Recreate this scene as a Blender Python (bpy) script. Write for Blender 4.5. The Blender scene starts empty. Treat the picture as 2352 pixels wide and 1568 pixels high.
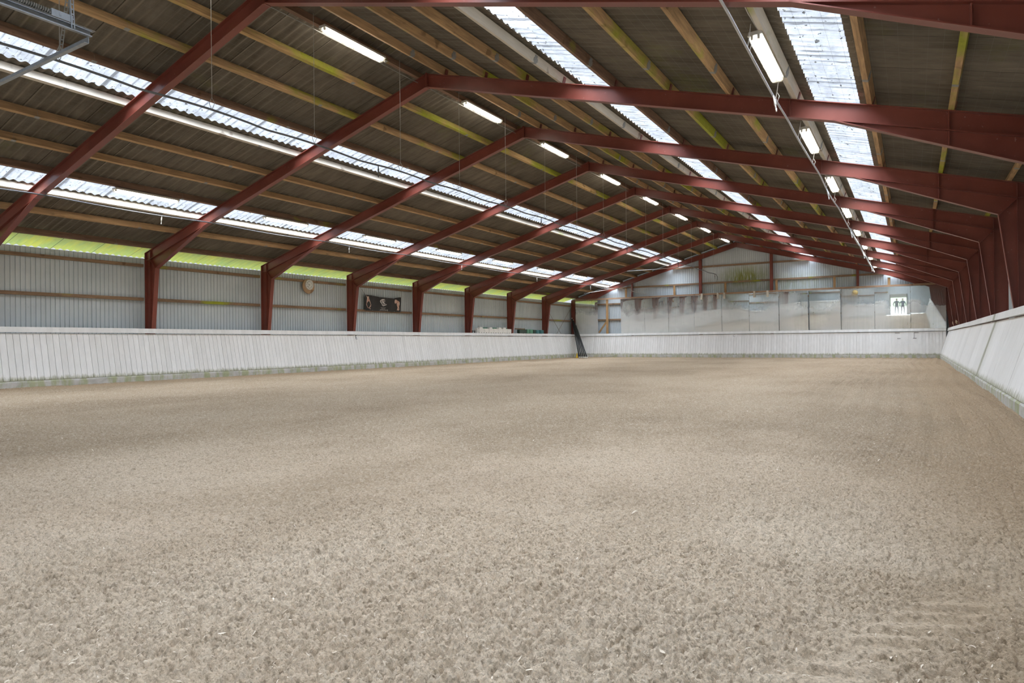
import bpy, bmesh, math, random
import numpy as np
from mathutils import Vector, Matrix, Euler

SC = bpy.context.scene
COL = SC.collection
rnd = random.Random(7)

# ------------------------------------------------------------------ layout
XM = -8.812            # ridge
XL, XR = -19.004, 1.380
Y1, BAY = 11.01, 4.1   # first fully visible frame and bay length
SL = 0.277             # roof slope
TOP = 6.78             # rafter top at the ridge
XO = -19.56            # outer face of left columns
ANG = math.atan(SL)
YK = lambda k: Y1 + (k - 1) * BAY
MX = lambda x: 2 * XM - x
ztop = lambda x: TOP - SL * abs(x - XM)
YF = 39.30             # far kick wall foot
YN = -0.90             # near kick wall foot
ORD = ['zeroth', 'first', 'second', 'third', 'fourth', 'fifth', 'sixth', 'seventh', 'eighth', 'ninth', 'tenth', 'eleventh', 'twelfth']

# ------------------------------------------------------------------ materials
def mat(name):
    m = bpy.data.materials.new(name); m.use_nodes = True
    nt = m.node_tree; nt.nodes.clear()
    out = nt.nodes.new('ShaderNodeOutputMaterial')
    return m, nt, out

class N:
    """tiny node helper"""
    def __init__(s, nt): s.nt = nt
    def __call__(s, typ, **kw):
        n = s.nt.nodes.new(typ)
        for k, v in kw.items():
            if k.startswith('_'): setattr(n, k[1:], v)
        for k, v in kw.items():
            if not k.startswith('_'):
                key = int(k[1:]) if k[0] == 'i' and k[1:].isdigit() else k.replace('__', ' ')
                s.set(n, key, v)
        return n
    def set(s, n, key, v):
        inp = n.inputs[key]
        if hasattr(v, 'is_output'): s.nt.links.new(v, inp)
        elif isinstance(v, bpy.types.Node): s.nt.links.new(v.outputs[0], inp)
        else: inp.default_value = v
    def link(s, a, b): s.nt.links.new(a, b)
    def pos(s): return s('ShaderNodeNewGeometry').outputs['Position']
    def mapv(s, vec, scale=(1, 1, 1), loc=(0, 0, 0)):
        return s('ShaderNodeMapping', Vector=vec, Scale=scale, Location=loc).outputs[0]
    def noise(s, vec, scale, detail=3, rough=.55, dist=0):
        return s('ShaderNodeTexNoise', Vector=vec, Scale=scale, Detail=detail, Roughness=rough, Distortion=dist).outputs[0]
    def ramp(s, fac, stops, interp='LINEAR'):
        n = s('ShaderNodeValToRGB', Fac=fac); cr = n.color_ramp; cr.interpolation = interp
        while len(cr.elements) < len(stops): cr.elements.new(.5)
        for e, (p, c) in zip(cr.elements, stops):
            e.position = p; e.color = (c[0], c[1], c[2], 1) if hasattr(c, '__len__') else (c, c, c, 1)
        return n.outputs[0]
    def mix(s, fac, a, b, blend='MIX'):
        n = s('ShaderNodeMix', _data_type='RGBA', _blend_type=blend)
        s.set(n, 0, fac)
        for i, v in ((6, a), (7, b)):
            if hasattr(v, '__len__') and not hasattr(v, 'is_output'): v = (v[0], v[1], v[2], 1)
            s.set(n, i, v)
        return n.outputs[2]
    def math(s, op, a, b=0.0, c=None, clamp=False):
        n = s('ShaderNodeMath', _operation=op, _use_clamp=clamp); s.set(n, 0, a); s.set(n, 1, b)
        if c is not None: s.set(n, 2, c)
        return n.outputs[0]
    def sep(s, vec):
        return s('ShaderNodeSeparateXYZ', Vector=vec).outputs
    def bsdf(s, color, rough=.7, metal=0, normal=None, spec=.5):
        n = s('ShaderNodeBsdfPrincipled')
        s.set(n, 'Base Color', color if hasattr(color, 'is_output') else (color[0], color[1], color[2], 1))
        s.set(n, 'Roughness', rough); s.set(n, 'Metallic', metal); s.set(n, 'Specular IOR Level', spec)
        if normal is not None: s.set(n, 'Normal', normal)
        return n.outputs[0]
    def bump(s, h, strength=.3, dist=.01):
        return s('ShaderNodeBump', Height=h, Strength=strength, Distance=dist).outputs[0]

def plain(name, color, rough=.6, metal=0, var=.12, scale=6, spec=.5):
    m, nt, out = mat(name); n = N(nt)
    f = n.noise(n.pos(), scale, 4)
    c = n.mix(f, [x * (1 - var) for x in color], [min(1, x * (1 + var)) for x in color])
    n.link(n.bsdf(c, rough, metal, spec=spec), out.inputs[0]); return m

def timber_mat(name, base, moss=0.0, dark=.55, grain=(3, .25, 3), seed=0):
    m, nt, out = mat(name); n = N(nt); p = n.pos()
    v = n.mapv(p, grain, (seed, seed * 3.1, 0))
    g = n.noise(v, 9, 6, .6, .6)
    c = n.mix(n.ramp(g, [(.3, 0), (.7, 1)]), [x * dark for x in base], base)
    k = n.ramp(n.noise(n.mapv(p, (1, 1, 1), (seed, 2, 1)), 2.6, 2), [(.66, 0), (.72, 1)])
    c = n.mix(n.math('MULTIPLY', k, .55), c, (.10, .05, .02))
    gr = n.ramp(n.noise(n.mapv(p, (.6, .5, 1), (seed + 4, 1, 1)), 1.1, 3), [(.35, .88), (.65, 1.08)])
    c = n.mix(1.0, c, gr, 'MULTIPLY')
    if moss:
        a = n.ramp(n.noise(n.mapv(p, (1, .55, 1), (seed * 2 + 9, 0, 3)), .9, 4, .6), [(.62 - moss * .28, 0), (.72 - moss * .22, 1)])
        mc = n.mix(n.noise(p, 14, 3), (.22, .27, .012), (.42, .46, .03))
        c = n.mix(n.math('MULTIPLY', a, .85), c, mc)
    n.link(n.bsdf(c, .75, spec=.25, normal=n.bump(g, .25, .004)), out.inputs[0]); return m

M = {}
M['timber'] = timber_mat('timber', (.60, .385, .20))
M['timber_moss'] = timber_mat('timber_mossy', (.60, .39, .20), .34, seed=3)
M['timber_green'] = timber_mat('timber_green', (.60, .39, .18), .56, seed=5)
M['timber_moss2'] = timber_mat('timber_light_moss', (.60, .39, .20), .42, seed=13)
M['timber_brown'] = timber_mat('timber_brown', (.30, .185, .125), .10, seed=2)  # beside skylights, shade against the glare put into the colour; elsewhere plain brown
M['timber_pale_skylit'] = timber_mat('timber_pale_lit', (.66, .60, .50), .06, dark=.84, seed=6)  # skylight glare put into the purlin colour; the clips are simply pale
M['girt'] = timber_mat('girt_timber', (.36, .235, .145), .10, seed=8)
M['stud'] = timber_mat('stud_timber', (.52, .31, .14), seed=9, grain=(3, 3, .3))
M['beam'] = timber_mat('beam_timber', (.42, .27, .17), seed=11, grain=(.3, 3, 3))

def red_steel():
    m, nt, out = mat('red_oxide_steel'); n = N(nt); p = n.pos()
    f = n.noise(p, 1.3, 5, .6)
    c = n.mix(n.ramp(f, [(.3, 0), (.7, 1)]), (.165, .040, .027), (.235, .062, .042))
    s = n.ramp(n.noise(n.mapv(p, (3, 3, 3)), 7, 2), [(.70, 0), (.76, 1)])
    c = n.mix(n.math('MULTIPLY', s, .35), c, (.42, .30, .26))
    r = n.ramp(f, [(.3, .30), (.7, .42)])
    n.link(n.bsdf(c, r, spec=.5), out.inputs[0]); return m
M['red'] = red_steel()
M['galv'] = plain('galvanised_steel', (.36, .39, .42), .48, .7, .3, 18)
M['galv_dull'] = plain('dull_galvanised', (.30, .30, .28), .6, .4, .3, 25)
M['pipe_dark'] = plain('weathered_pipe', (.16, .17, .18), .55, .3)
M['pipe_light'] = plain('pale_pipe', (.62, .64, .66), .4, .6)
M['wire'] = plain('grey_wire', (.45, .44, .41), .5, .5)
M['mesh_wire'] = plain('dull_mesh_wire', (.20, .19, .16), .6, .3)
M['tape'] = plain('white_tape', (.68, .68, .66), .7)
M['rod'] = plain('rusty_rod', (.20, .16, .13), .6, .4)
M['white_plastic'] = plain('white_plastic', (.80, .78, .73), .45, 0, .05)
M['green_plastic'] = plain('green_plastic', (.10, .27, .17), .45, 0, .15)
M['teal_plastic'] = plain('teal_plastic', (.045, .17, .18), .45, 0, .15)
M['dark_green'] = plain('dark_green_plastic', (.035, .065, .045), .5, 0, .15)
M['black'] = plain('black_plastic', (.014, .015, .016), .38, 0, .2)
M['letter'] = plain('black_letter', (.02, .02, .02), .6)
M['letter_grey'] = plain('grey_letter', (.27, .27, .26), .6)
M['plate'] = plain('letter_plate', (.80, .80, .78), .6, 0, .03)
M['yellow'] = plain('yellow_cone', (.80, .52, .02), .5, 0, .05)
M['blue'] = plain('blue_cone', (.03, .11, .45), .5, 0, .05)
M['fixture'] = plain('fixture_white', (.55, .54, .49), .45, 0, .06)
M['strap'] = plain('dark_strap', (.17, .16, .15), .6, .3)
M['banner'] = plain('black_banner', (.022, .021, .020), .5, 0, .2, 3)
M['print_pink'] = None
M['print_white'] = plain('white_print', (.72, .71, .68), .6, 0, .04)
M['clock_rim'] = plain('clock_rim', (.74, .70, .66), .35, 0, .05)
M['dial'] = plain('clock_dial', (.78, .80, .77), .5, 0, .05)
M['disc_wood'] = timber_mat('disc_wood', (.52, .36, .22), 0, dark=.8, grain=(1, 1, 3), seed=4)
M['cloth_white'] = plain('white_tarpaulin', (.74, .74, .75), .6, 0, .08, 2)
M['ball'] = plain('yellow_ball', (.72, .48, .12), .5, 0, .05)

def pink():
    m, nt, out = mat('printed_pale_pink'); n = N(nt); p = n.pos()
    f = n.noise(p, 9, 4)
    c = n.ramp(f, [(.30, (.42, .20, .15)), (.46, (.60, .37, .29)), (.62, (.68, .53, .44))])
    n.link(n.bsdf(c, .55), out.inputs[0]); return m
M['print_pink'] = pink()

def roof_mat(eave=False):
    m, nt, out = mat('eave_sheet' if eave else 'fibre_cement_sheet'); n = N(nt); p = n.pos()
    x, y, z = n.sep(p)
    f = n.noise(n.mapv(p, (.5, 2.5, .5)), 3, 6, .65)
    if eave:
        c = n.mix(n.ramp(n.noise(n.mapv(p, (.6, 1.3, .6)), 1.6, 4), [(.35, 0), (.68, 1)]), (.34, .35, .13), (.52, .44, .07))
        c = n.mix(n.math('MULTIPLY', n.ramp(f, [(.35, 1), (.6, 0)]), .5), c, (.22, .33, .15))
    else:
        c = n.mix(n.ramp(f, [(.25, 0), (.75, 1)]), (.105, .088, .066), (.20, .173, .135))
        b = n.ramp(n.noise(p, .45, 3), [(.3, .75), (.7, 1.2)])
        c = n.mix(1.0, c, b, 'MULTIPLY')
        lich = n.ramp(n.noise(n.mapv(p, (1, .7, 1)), .8, 5, .65), [(.60, 0), (.75, 1)])
        c = n.mix(n.math('MULTIPLY', lich, .45), c, (.16, .17, .045))
    if not eave:
        wv = n.math('ABSOLUTE', n.math('SUBTRACT', n.math('FRACT', n.math('DIVIDE', n.math('ADD', y, 50.0), .1768)), .5))
        du = n.math('MULTIPLY', n.ramp(wv, [(.30, 0), (.46, 1)]), n.ramp(n.noise(n.mapv(p, (.5, 3, .5)), 2.2, 4, .65), [(.3, .25), (.65, 1)]))
        c = n.mix(n.math('MULTIPLY', du, .6), c, (.30, .265, .21))
    seam = n.math('FRACT', n.math('DIVIDE', n.math('ADD', y, 50.03), 1.0608))
    sl = n.math('LESS_THAN', n.math('ABSOLUTE', n.math('SUBTRACT', seam, .5)), .009)
    c = n.mix(n.math('MULTIPLY', sl, .8), c, (.03, .026, .02))
    sh = n.bsdf(c, .85, spec=.2, normal=n.bump(f, .3, .004))
    if eave:
        t = n('ShaderNodeBsdfTranslucent', Color=n.mix(.4, c, (.85, .85, .35))).outputs[0]
        sh = n('ShaderNodeMixShader', i0=.012, i1=sh, i2=t).outputs[0]
    n.link(sh, out.inputs[0]); return m
M['roof'] = roof_mat(); M['eave'] = roof_mat(True)

def skylight_mat():
    m, nt, out = mat('clear_corrugated_sheet'); n = N(nt); p = n.pos()
    x, y, z = n.sep(p)
    # grime lying in the valleys, sheet laps and leaf litter
    w = n.math('FRACT', n.math('DIVIDE', n.math('ADD', y, 50.0), .1768))
    wob = n.math('MULTIPLY', n.math('SUBTRACT', n.noise(n.mapv(p, (2, 2, 2)), 3, 3), .5), .25)
    d = n.math('ABSOLUTE', n.math('SUBTRACT', n.math('ADD', w, wob), .5))
    val = n.ramp(d, [(.0, 1), (.16, .0)])
    val = n.math('MULTIPLY', val, n.ramp(n.noise(n.mapv(p, (1, 6, 1)), 2.2, 3), [(.38, .12), (.62, 1)]))
    lap = n.math('FRACT', n.math('DIVIDE', n.math('ADD', y, 50.30), 1.0608))
    lapm = n.ramp(n.math('ABSOLUTE', n.math('SUBTRACT', lap, .5)), [(.022, .85), (.045, 0)])
    spots = n.ramp(n.noise(n.mapv(p, (2.2, 2.2, 2.2), (3, 1, 0)), 6.0, 2), [(.665, 0), (.69, 1)])
    film = n.ramp(n.noise(n.mapv(p, (1, .5, 1)), 4, 5, .7), [(.35, 0), (.75, .55)])
    dirt = n.math('MAXIMUM', n.math('MAXIMUM', n.math('MULTIPLY', val, .9), lapm), n.math('MAXIMUM', spots, film))
    tr = n('ShaderNodeBsdfTransparent', Color=n.mix(dirt, (.80, .83, .87), (.10, .10, .105))).outputs[0]
    tl = n('ShaderNodeBsdfTranslucent', Color=n.mix(dirt, (.75, .79, .86), (.16, .16, .15))).outputs[0]
    df = n('ShaderNodeBsdfDiffuse', Color=n.mix(dirt, (.6, .62, .64), (.10, .10, .09))).outputs[0]
    a = n('ShaderNodeMixShader', i0=.5, i1=tl, i2=df).outputs[0]
    sh = n('ShaderNodeMixShader', i0=.08, i1=tr, i2=a).outputs[0]
    n.link(sh, out.inputs[0]); return m
M['sky'] = skylight_mat()

def wall_mat(name, stain=0.0):
    m, nt, out = mat(name); n = N(nt); p = n.pos(); x, y, z = n.sep(p)
    f = n.noise(p, .9, 5, .6)
    c = n.mix(n.ramp(f, [(.3, 0), (.7, 1)]), (.54, .60, .635), (.63, .685, .71))
    sp = n.ramp(n.noise(p, 6, 3), [(.72, 0), (.78, 1)])
    c = n.mix(n.math('MULTIPLY', sp, .35), c, (.22, .21, .18))
    if stain:
        # algae runs down the sheet from a wet patch left of the second gable post
        cx = n.math('MULTIPLY', n.math('ADD', x, 8.35), .55)
        cz = n.math('MULTIPLY', n.math('SUBTRACT', z, 4.75), 1.15)
        r = n.math('SQRT', n.math('ADD', n.math('MULTIPLY', cx, cx), n.math('MULTIPLY', cz, cz)))
        core = n.ramp(r, [(.25, 1), (1.6, 0)])
        cx2 = n.math('MULTIPLY', n.math('ADD', x, 7.0), .16)
        cz2 = n.math('MULTIPLY', n.math('SUBTRACT', z, 4.2), 1.0)
        r2 = n.math('SQRT', n.math('ADD', n.math('MULTIPLY', cx2, cx2), n.math('MULTIPLY', cz2, cz2)))
        core = n.math('MAXIMUM', core, n.math('MULTIPLY', n.ramp(r2, [(.2, 1), (.9, 0)]), .45))
        st = n.ramp(n.noise(n.mapv(p, (5, 1, .7)), 2.5, 5, .7), [(.30, 0), (.55, 1)])
        c = n.mix(n.math('MULTIPLY', n.math('MULTIPLY', core, st), 1.0), c, n.mix(f, (.15, .18, .02), (.28, .30, .07)))
    n.link(n.bsdf(c, .45, .0, spec=.4), out.inputs[0]); return m
M['wall'] = wall_mat('grey_sheet'); M['gable'] = wall_mat('grey_gable_sheet', 1)

def board_mat(name, axis, seam_at=None, plank=.148):
    m, nt, out = mat(name); n = N(nt); p = n.pos(); xyz = n.sep(p); z = xyz[2]; a = xyz[axis]
    idn = n.math('FLOOR', n.math('DIVIDE', n.math('ADD', a, 60.), plank))
    wn = n('ShaderNodeTexWhiteNoise', _noise_dimensions='1D', W=idn).outputs[0]
    c = n.mix(wn, (.78, .775, .75), (.86, .855, .835))
    f = n.noise(n.mapv(p, (2, 2, .5)), 4, 5, .6)
    c = n.mix(n.math('MULTIPLY', n.ramp(f, [(.35, 1), (.65, 0)]), .22), c, (.55, .54, .51))
    sc = n.ramp(n.noise(n.mapv(p, (3, 3, 3)), 6, 3), [(.70, 0), (.75, 1)])
    c = n.mix(n.math('MULTIPLY', sc, .4), c, (.42, .41, .38))
    # algae creeping up the board feet
    edge = n.math('ADD', z, n.math('MULTIPLY', n.noise(n.mapv(p, (6, 6, 1)), 2.4, 4, .7), -.28))
    g = n.ramp(edge, [(.05, 1), (.15, 0)])
    c = n.mix(n.math('MULTIPLY', g, .85), c, n.mix(f, (.19, .20, .10), (.36, .36, .23)))
    if seam_at is not None:
        d = n.math('ABSOLUTE', n.math('ADD', n.math('SUBTRACT', a, seam_at), n.math('MULTIPLY', n.math('SUBTRACT', n.noise(p, 3, 3), .5), .22)))
        s = n.ramp(d, [(.06, 1), (.30, 0)])
        s = n.math('MULTIPLY', s, n.ramp(n.noise(n.mapv(p, (1, 9, 1)), 2, 4), [(.3, .55), (.6, 1)]))
        c = n.mix(n.math('MULTIPLY', s, .92), c, (.22, .225, .13))
    n.link(n.bsdf(c, .55, spec=.35, normal=n.bump(f, .08, .003)), out.inputs[0]); return m
M['board_y'] = board_mat('white_boards_long', 1)
M['board_r'] = board_mat('white_panels', 1, 17.6, 1.22)
M['board_x'] = board_mat('white_boards_cross', 0)

def plinth_mat():
    m, nt, out = mat('mossy_concrete'); n = N(nt); p = n.pos()
    f = n.noise(n.mapv(p, (1, 1, 2)), 3, 6, .65)
    c = n.ramp(f, [(.25, (.36, .35, .32)), (.5, (.52, .51, .48)), (.75, (.62, .62, .60))])
    g = n.ramp(n.noise(n.mapv(p, (2.2, 2.2, .5)), 2.2, 4, .6), [(.46, 0), (.60, 1)])
    c = n.mix(n.math('MULTIPLY', g, .8), c, n.mix(f, (.24, .28, .12), (.45, .45, .26)))
    n.link(n.bsdf(c, .9, spec=.2, normal=n.bump(f, .3, .01)), out.inputs[0]); return m
M['plinth'] = plinth_mat()

def sand_mat():
    m, nt, out = mat('arena_sand'); n = N(nt); p = n.pos(); x, y, z = n.sep(p)
    big = n.noise(n.mapv(p, (.22, .13, 0), (4.2, 1.3, 0)), 1.6, 4, .6)
    c = n.ramp(big, [(.34, (.43, .335, .235)), (.50, (.585, .47, .345)), (.68, (.68, .565, .43))])
    # dry turned sand, painted brighter for foreground light; browner and damper further in
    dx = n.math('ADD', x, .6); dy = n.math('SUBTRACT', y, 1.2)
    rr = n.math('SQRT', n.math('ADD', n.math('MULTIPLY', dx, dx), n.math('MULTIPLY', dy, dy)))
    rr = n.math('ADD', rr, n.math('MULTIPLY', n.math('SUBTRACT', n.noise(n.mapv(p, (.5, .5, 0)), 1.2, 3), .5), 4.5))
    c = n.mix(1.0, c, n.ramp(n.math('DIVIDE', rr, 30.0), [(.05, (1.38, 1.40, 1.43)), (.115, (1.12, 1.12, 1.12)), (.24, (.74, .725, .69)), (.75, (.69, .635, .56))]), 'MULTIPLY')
    vor = n('ShaderNodeTexVoronoi', Vector=p, Scale=48).outputs['Color']
    vs = n.sep(vor)
    c = n.mix(n.math('MULTIPLY', n.ramp(vs[0], [(.55, 0), (1, 1)]), .35), c, (.74, .65, .53))
    c = n.mix(n.math('MULTIPLY', n.ramp(vs[1], [(.74, 0), (.9, 1)]), .25), c, (.30, .22, .14))
    fine = n.noise(p, 95, 6, .75)
    mid = n.noise(p, 30, 5, .7)
    c = n.mix(n.ramp(fine, [(.3, .5), (.62, 0)]), c, (.27, .205, .14))
    sp = n.ramp(n.noise(n.mapv(p, (1, 1, 1), (7, 2, 0)), 11, 4, .75), [(.57, 0), (.66, 1)])
    c = n.mix(n.math('MULTIPLY', sp, .38), c, (.22, .16, .10))
    # trampled, drier strip along the walls is browner
    dl = n.math('MINIMUM', n.math('ADD', x, 19.0), n.math('SUBTRACT', 39.4, y))
    dl = n.math('MINIMUM', dl, n.math('SUBTRACT', 1.2, x))
    tr = n.ramp(n.math('ADD', dl, n.math('MULTIPLY', n.noise(p, .6, 3), -1.2)), [(0, 1), (1.2, 0)])
    c = n.mix(n.math('MULTIPLY', tr, .6), c, (.46, .33, .205))
    g1 = n.noise(p, 62, 3, .6); g2 = n.noise(n.mapv(p, (1, 1, 1), (2, 9, 0)), 19, 3, .65)
    c = n.mix(n.math('MULTIPLY', n.ramp(g1, [(.53, 0), (.64, 1)]), .50), c, (.20, .148, .098))
    c = n.mix(n.math('MULTIPLY', n.ramp(g1, [(.34, 1), (.44, 0)]), .30), c, (.78, .68, .56))
    c = n.mix(n.math('MULTIPLY', n.ramp(g2, [(.57, 0), (.70, 1)]), .28), c, (.20, .148, .098))
    h = n.math('ADD', n.math('MULTIPLY', mid, .7), n.math('MULTIPLY', fine, .45))
    n.link(n.bsdf(c, .95, spec=.12, normal=n.bump(h, .9, .03)), out.inputs[0]); return m
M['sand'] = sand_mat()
M['flake'] = plain('textile_flake', (.70, .61, .50), .9, 0, .2, 40, .1)

def mirror_mat():
    m, nt, out = mat('dusty_mirror'); n = N(nt); p = n.pos(); x, y, z = n.sep(p)
    gl = n('ShaderNodeBsdfGlossy', Color=(.78, .82, .81, 1), Roughness=.015).outputs[0]
    dust = n('ShaderNodeBsdfDiffuse', Color=(.66, .67, .65, 1)).outputs[0]
    a = n.ramp(n.noise(n.mapv(p, (.5, 1, .6), (2.2, 0, 0)), .9, 4, .55), [(.42, .0), (.70, .55)])
    hz = n.ramp(n.math('ADD', n.math('SUBTRACT', 3.75, z), n.math('MULTIPLY', n.math('SUBTRACT', n.noise(n.mapv(p, (.8, 1, .6), (5, 0, 2)), 1.3, 4, .6), .5), 1.5)), [(.1, .06), (.8, .17), (1.6, .42), (2.4, .60)])
    run = n.ramp(n.noise(n.mapv(p, (7, 1, .3)), 2, 4, .6), [(.3, -.0), (.7, .12)])
    # one wiped patch where the glass is clearer
    cx = n.math('MULTIPLY', n.math('ADD', x, 4.85), .9); cz = n.math('MULTIPLY', n.math('SUBTRACT', z, 2.4), .55)
    r = n.math('SQRT', n.math('ADD', n.math('MULTIPLY', cx, cx), n.math('MULTIPLY', cz, cz)))
    wipe = n.ramp(r, [(.3, .45), (1.05, 0)])
    rx = n.ramp(n.math('ADD', x, 1.4), [(.0, 0), (2.2, .35)])
    f = n.math('ADD', n.math('ADD', n.math('MULTIPLY', a, .6), hz), run)
    f = n.math('SUBTRACT', n.math('SUBTRACT', f, wipe), rx)
    f = n.math('MINIMUM', n.math('MAXIMUM', f, .08), .72)
    n.link(n('ShaderNodeMixShader', i0=f, i1=gl, i2=dust).outputs[0], out.inputs[0]); return m
M['mirror'] = mirror_mat()

def emit(name, col, s):
    m, nt, out = mat(name); n = N(nt)
    n.link(n('ShaderNodeEmission', Color=(*col, 1), Strength=s).outputs[0], out.inputs[0]); return m
M['tube'] = emit('fluorescent_tube', (1.0, .95, .84), 42)

def diffuser():
    m, nt, out = mat('clear_diffuser'); n = N(nt)
    t = n('ShaderNodeBsdfTransparent', Color=(.93, .92, .90, 1)).outputs[0]
    g = n('ShaderNodeBsdfTranslucent', Color=(.9, .88, .82, 1)).outputs[0]
    n.link(n('ShaderNodeMixShader', i0=.10, i1=t, i2=g).outputs[0], out.inputs[0]); return m
M['diffuser'] = diffuser()

def person_mat(name, coat, legs):
    m, nt, out = mat(name); n = N(nt); z = n.sep(n('ShaderNodeTexCoord').outputs['Object'])[2]
    c = n.ramp(n.math('DIVIDE', z, 2.0), [(0, (.03, .03, .03)), (.05, legs), (.42, coat), (.755, (.45, .27, .19))], 'CONSTANT')
    n.link(n.bsdf(c, .8), out.inputs[0]); return m

# ------------------------------------------------------------------ mesh helpers
class MB:
    def __init__(s): s.v = []; s.f = []; s.mi = []
    def add(s, vs, fs, mi=0):
        o = len(s.v); s.v += [tuple(x) for x in vs]; s.f += [tuple(i + o for i in f) for f in fs]; s.mi += [mi] * len(fs)
        return s
    def box(s, c, d, rot=None, mi=0):
        x, y, z = d[0] / 2, d[1] / 2, d[2] / 2
        vs = [Vector((sx * x, sy * y, sz * z)) for sx in (-1, 1) for sy in (-1, 1) for sz in (-1, 1)]
        if rot is not None: vs = [rot @ v for v in vs]
        c = Vector(c)
        return s.add([v + c for v in vs], [(0, 1, 3, 2), (4, 6, 7, 5), (0, 4, 5, 1), (2, 3, 7, 6), (0, 2, 6, 4), (1, 5, 7, 3)], mi)
    def prism(s, poly, axis, a, b, mi=0):
        """polygon in the two other axes extruded along axis from a to b"""
        n = len(poly)
        def P(p, t):
            q = list(p); q.insert(axis, t); return q
        vs = [P(p, a) for p in poly] + [P(p, b) for p in poly]
        fs = [tuple(range(n)), tuple(range(2 * n - 1, n - 1, -1))]
        fs += [(i, i + n, (i + 1) % n + n, (i + 1) % n) for i in range(n)]
        return s.add(vs, fs, mi)
    def tube(s, pts, r, n=8, cap=True, mi=0):
        pts = [Vector(p) for p in pts]; rs = r if hasattr(r, '__len__') else [r] * len(pts)
        rings = []
        t0 = (pts[1] - pts[0]).normalized()
        u = t0.orthogonal().normalized()
        for i, p in enumerate(pts):
            t = (pts[min(i + 1, len(pts) - 1)] - pts[max(i - 1, 0)]).normalized()
            u = (u - t * u.dot(t)).normalized(); w = t.cross(u)
            rings.append([p + (u * math.cos(2 * math.pi * k / n) + w * math.sin(2 * math.pi * k / n)) * rs[i] for k in range(n)])
        vs = [v for rg in rings for v in rg]; fs = []
        for i in range(len(pts) - 1):
            for k in range(n):
                a, b = i * n + k, i * n + (k + 1) % n
                fs.append((a, b, b + n, a + n))
        if cap: fs += [tuple(range(n - 1, -1, -1)), tuple((len(pts) - 1) * n + k for k in range(n))]
        return s.add(vs, fs, mi)
    def lathe(s, prof, n=24, c=(0, 0, 0), rot=None, mi=0):
        """profile [(r, z)] turned about local z"""
        vs = []; c = Vector(c)
        for r, z in prof:
            for k in range(n):
                v = Vector((r * math.cos(2 * math.pi * k / n), r * math.sin(2 * math.pi * k / n), z))
                vs.append((rot @ v if rot is not None else v) + c)
        fs = []
        for i in range(len(prof) - 1):
            for k in range(n):
                a, b = i * n + k, i * n + (k + 1) % n
                fs.append((a, b, b + n, a + n))
        fs += [tuple(range(n - 1, -1, -1)), tuple((len(prof) - 1) * n + k for k in range(n))]
        return s.add(vs, fs, mi)
    def mesh(s, name, mats, smooth=False, origin=(0, 0, 0)):
        me = bpy.data.meshes.new(name)
        o = Vector(origin)
        me.from_pydata([tuple(Vector(v) - o) for v in s.v], [], s.f)
        for m in (mats if isinstance(mats, (list, tuple)) else [mats]): me.materials.append(m)
        if any(s.mi): me.polygons.foreach_set('material_index', s.mi)
        bm = bmesh.new(); bm.from_mesh(me); bmesh.ops.recalc_face_normals(bm, faces=bm.faces); bm.to_mesh(me); bm.free()
        if smooth: me.polygons.foreach_set('use_smooth', [True] * len(me.polygons))
        me.update(); return me
    def build(s, name, mats, parent=None, smooth=False, origin=(0, 0, 0), loc=None, auto=None):
        me = s.mesh(name, mats, smooth or auto is not None, origin)
        if auto is not None:
            try: me.set_sharp_from_angle(angle=auto)
            except Exception: pass
        o = bpy.data.objects.new(name, me); COL.objects.link(o)
        if parent is not None:
            o.parent = parent; o.location = loc if loc is not None else (0, 0, 0)
        else:
            o.location = loc if loc is not None else origin
        return o

def tag(o, label, cat, group=None, kind=None):
    o['label'] = label; o['category'] = cat
    if group: o['group'] = group
    if kind: o['kind'] = kind
    return o
def thing(name, label, cat, loc=(0, 0, 0), group=None):
    o = bpy.data.objects.new(name, None); COL.objects.link(o); o.location = loc; o.empty_display_size = .2
    return tag(o, label, cat, group)
def struct(o): o['kind'] = 'structure'; return o
def kids(o): return [c for c in bpy.data.objects if c.parent == o]
def dup(root, loc, label, children=None):
    r = root.copy(); COL.objects.link(r); r.location = loc; r['label'] = label
    for ch in (children if children is not None else kids(root)):
        c = ch.copy(); COL.objects.link(c); c.parent = r
        for g in kids(ch):
            d = g.copy(); COL.objects.link(d); d.parent = c
    return r

# ------------------------------------------------------------------ roof sheets
PITCH = .1768
RY0, RY1 = -1.9, 40.25
def sheet(mb, side, o0, o1, y0, y1, lift=.165, seg=8, amp=.038, mi=0, clampz=True):
    """corrugated strip between offsets o0..o1 from the ridge, waves running down the slope"""
    k0 = int(round(y0 / PITCH * seg)); k1 = int(round(y1 / PITCH * seg))
    vs = []
    nrm = math.cos(ANG)
    for k in range(k0, k1 + 1):
        y = k * PITCH / seg
        w = amp * (.5 - .5 * math.cos(2 * math.pi * y / PITCH))
        for o in (o0, o1):
            vs.append((XM + side * (o + SL * nrm * 0), y, TOP + lift + w - SL * o))
    n = k1 - k0
    mb.add(vs, [(2 * i, 2 * i + 1, 2 * i + 3, 2 * i + 2) for i in range(n)], mi)
SKY_L = [(3.32, 4.02), (7.36, 8.12)]
SKY_R = [(3.40, 4.16), (7.46, 8.20)]
OEND, OEAVE = 10.50, 11.55
mb = MB()
for side, sk in ((-1, SKY_L), (1, SKY_R)):
    edges = [0.0] + [e for s in sk for e in s] + [OEND]
    for i in range(0, len(edges), 2):
        sheet(mb, side, edges[i], edges[i + 1], RY0, RY1)
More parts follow.
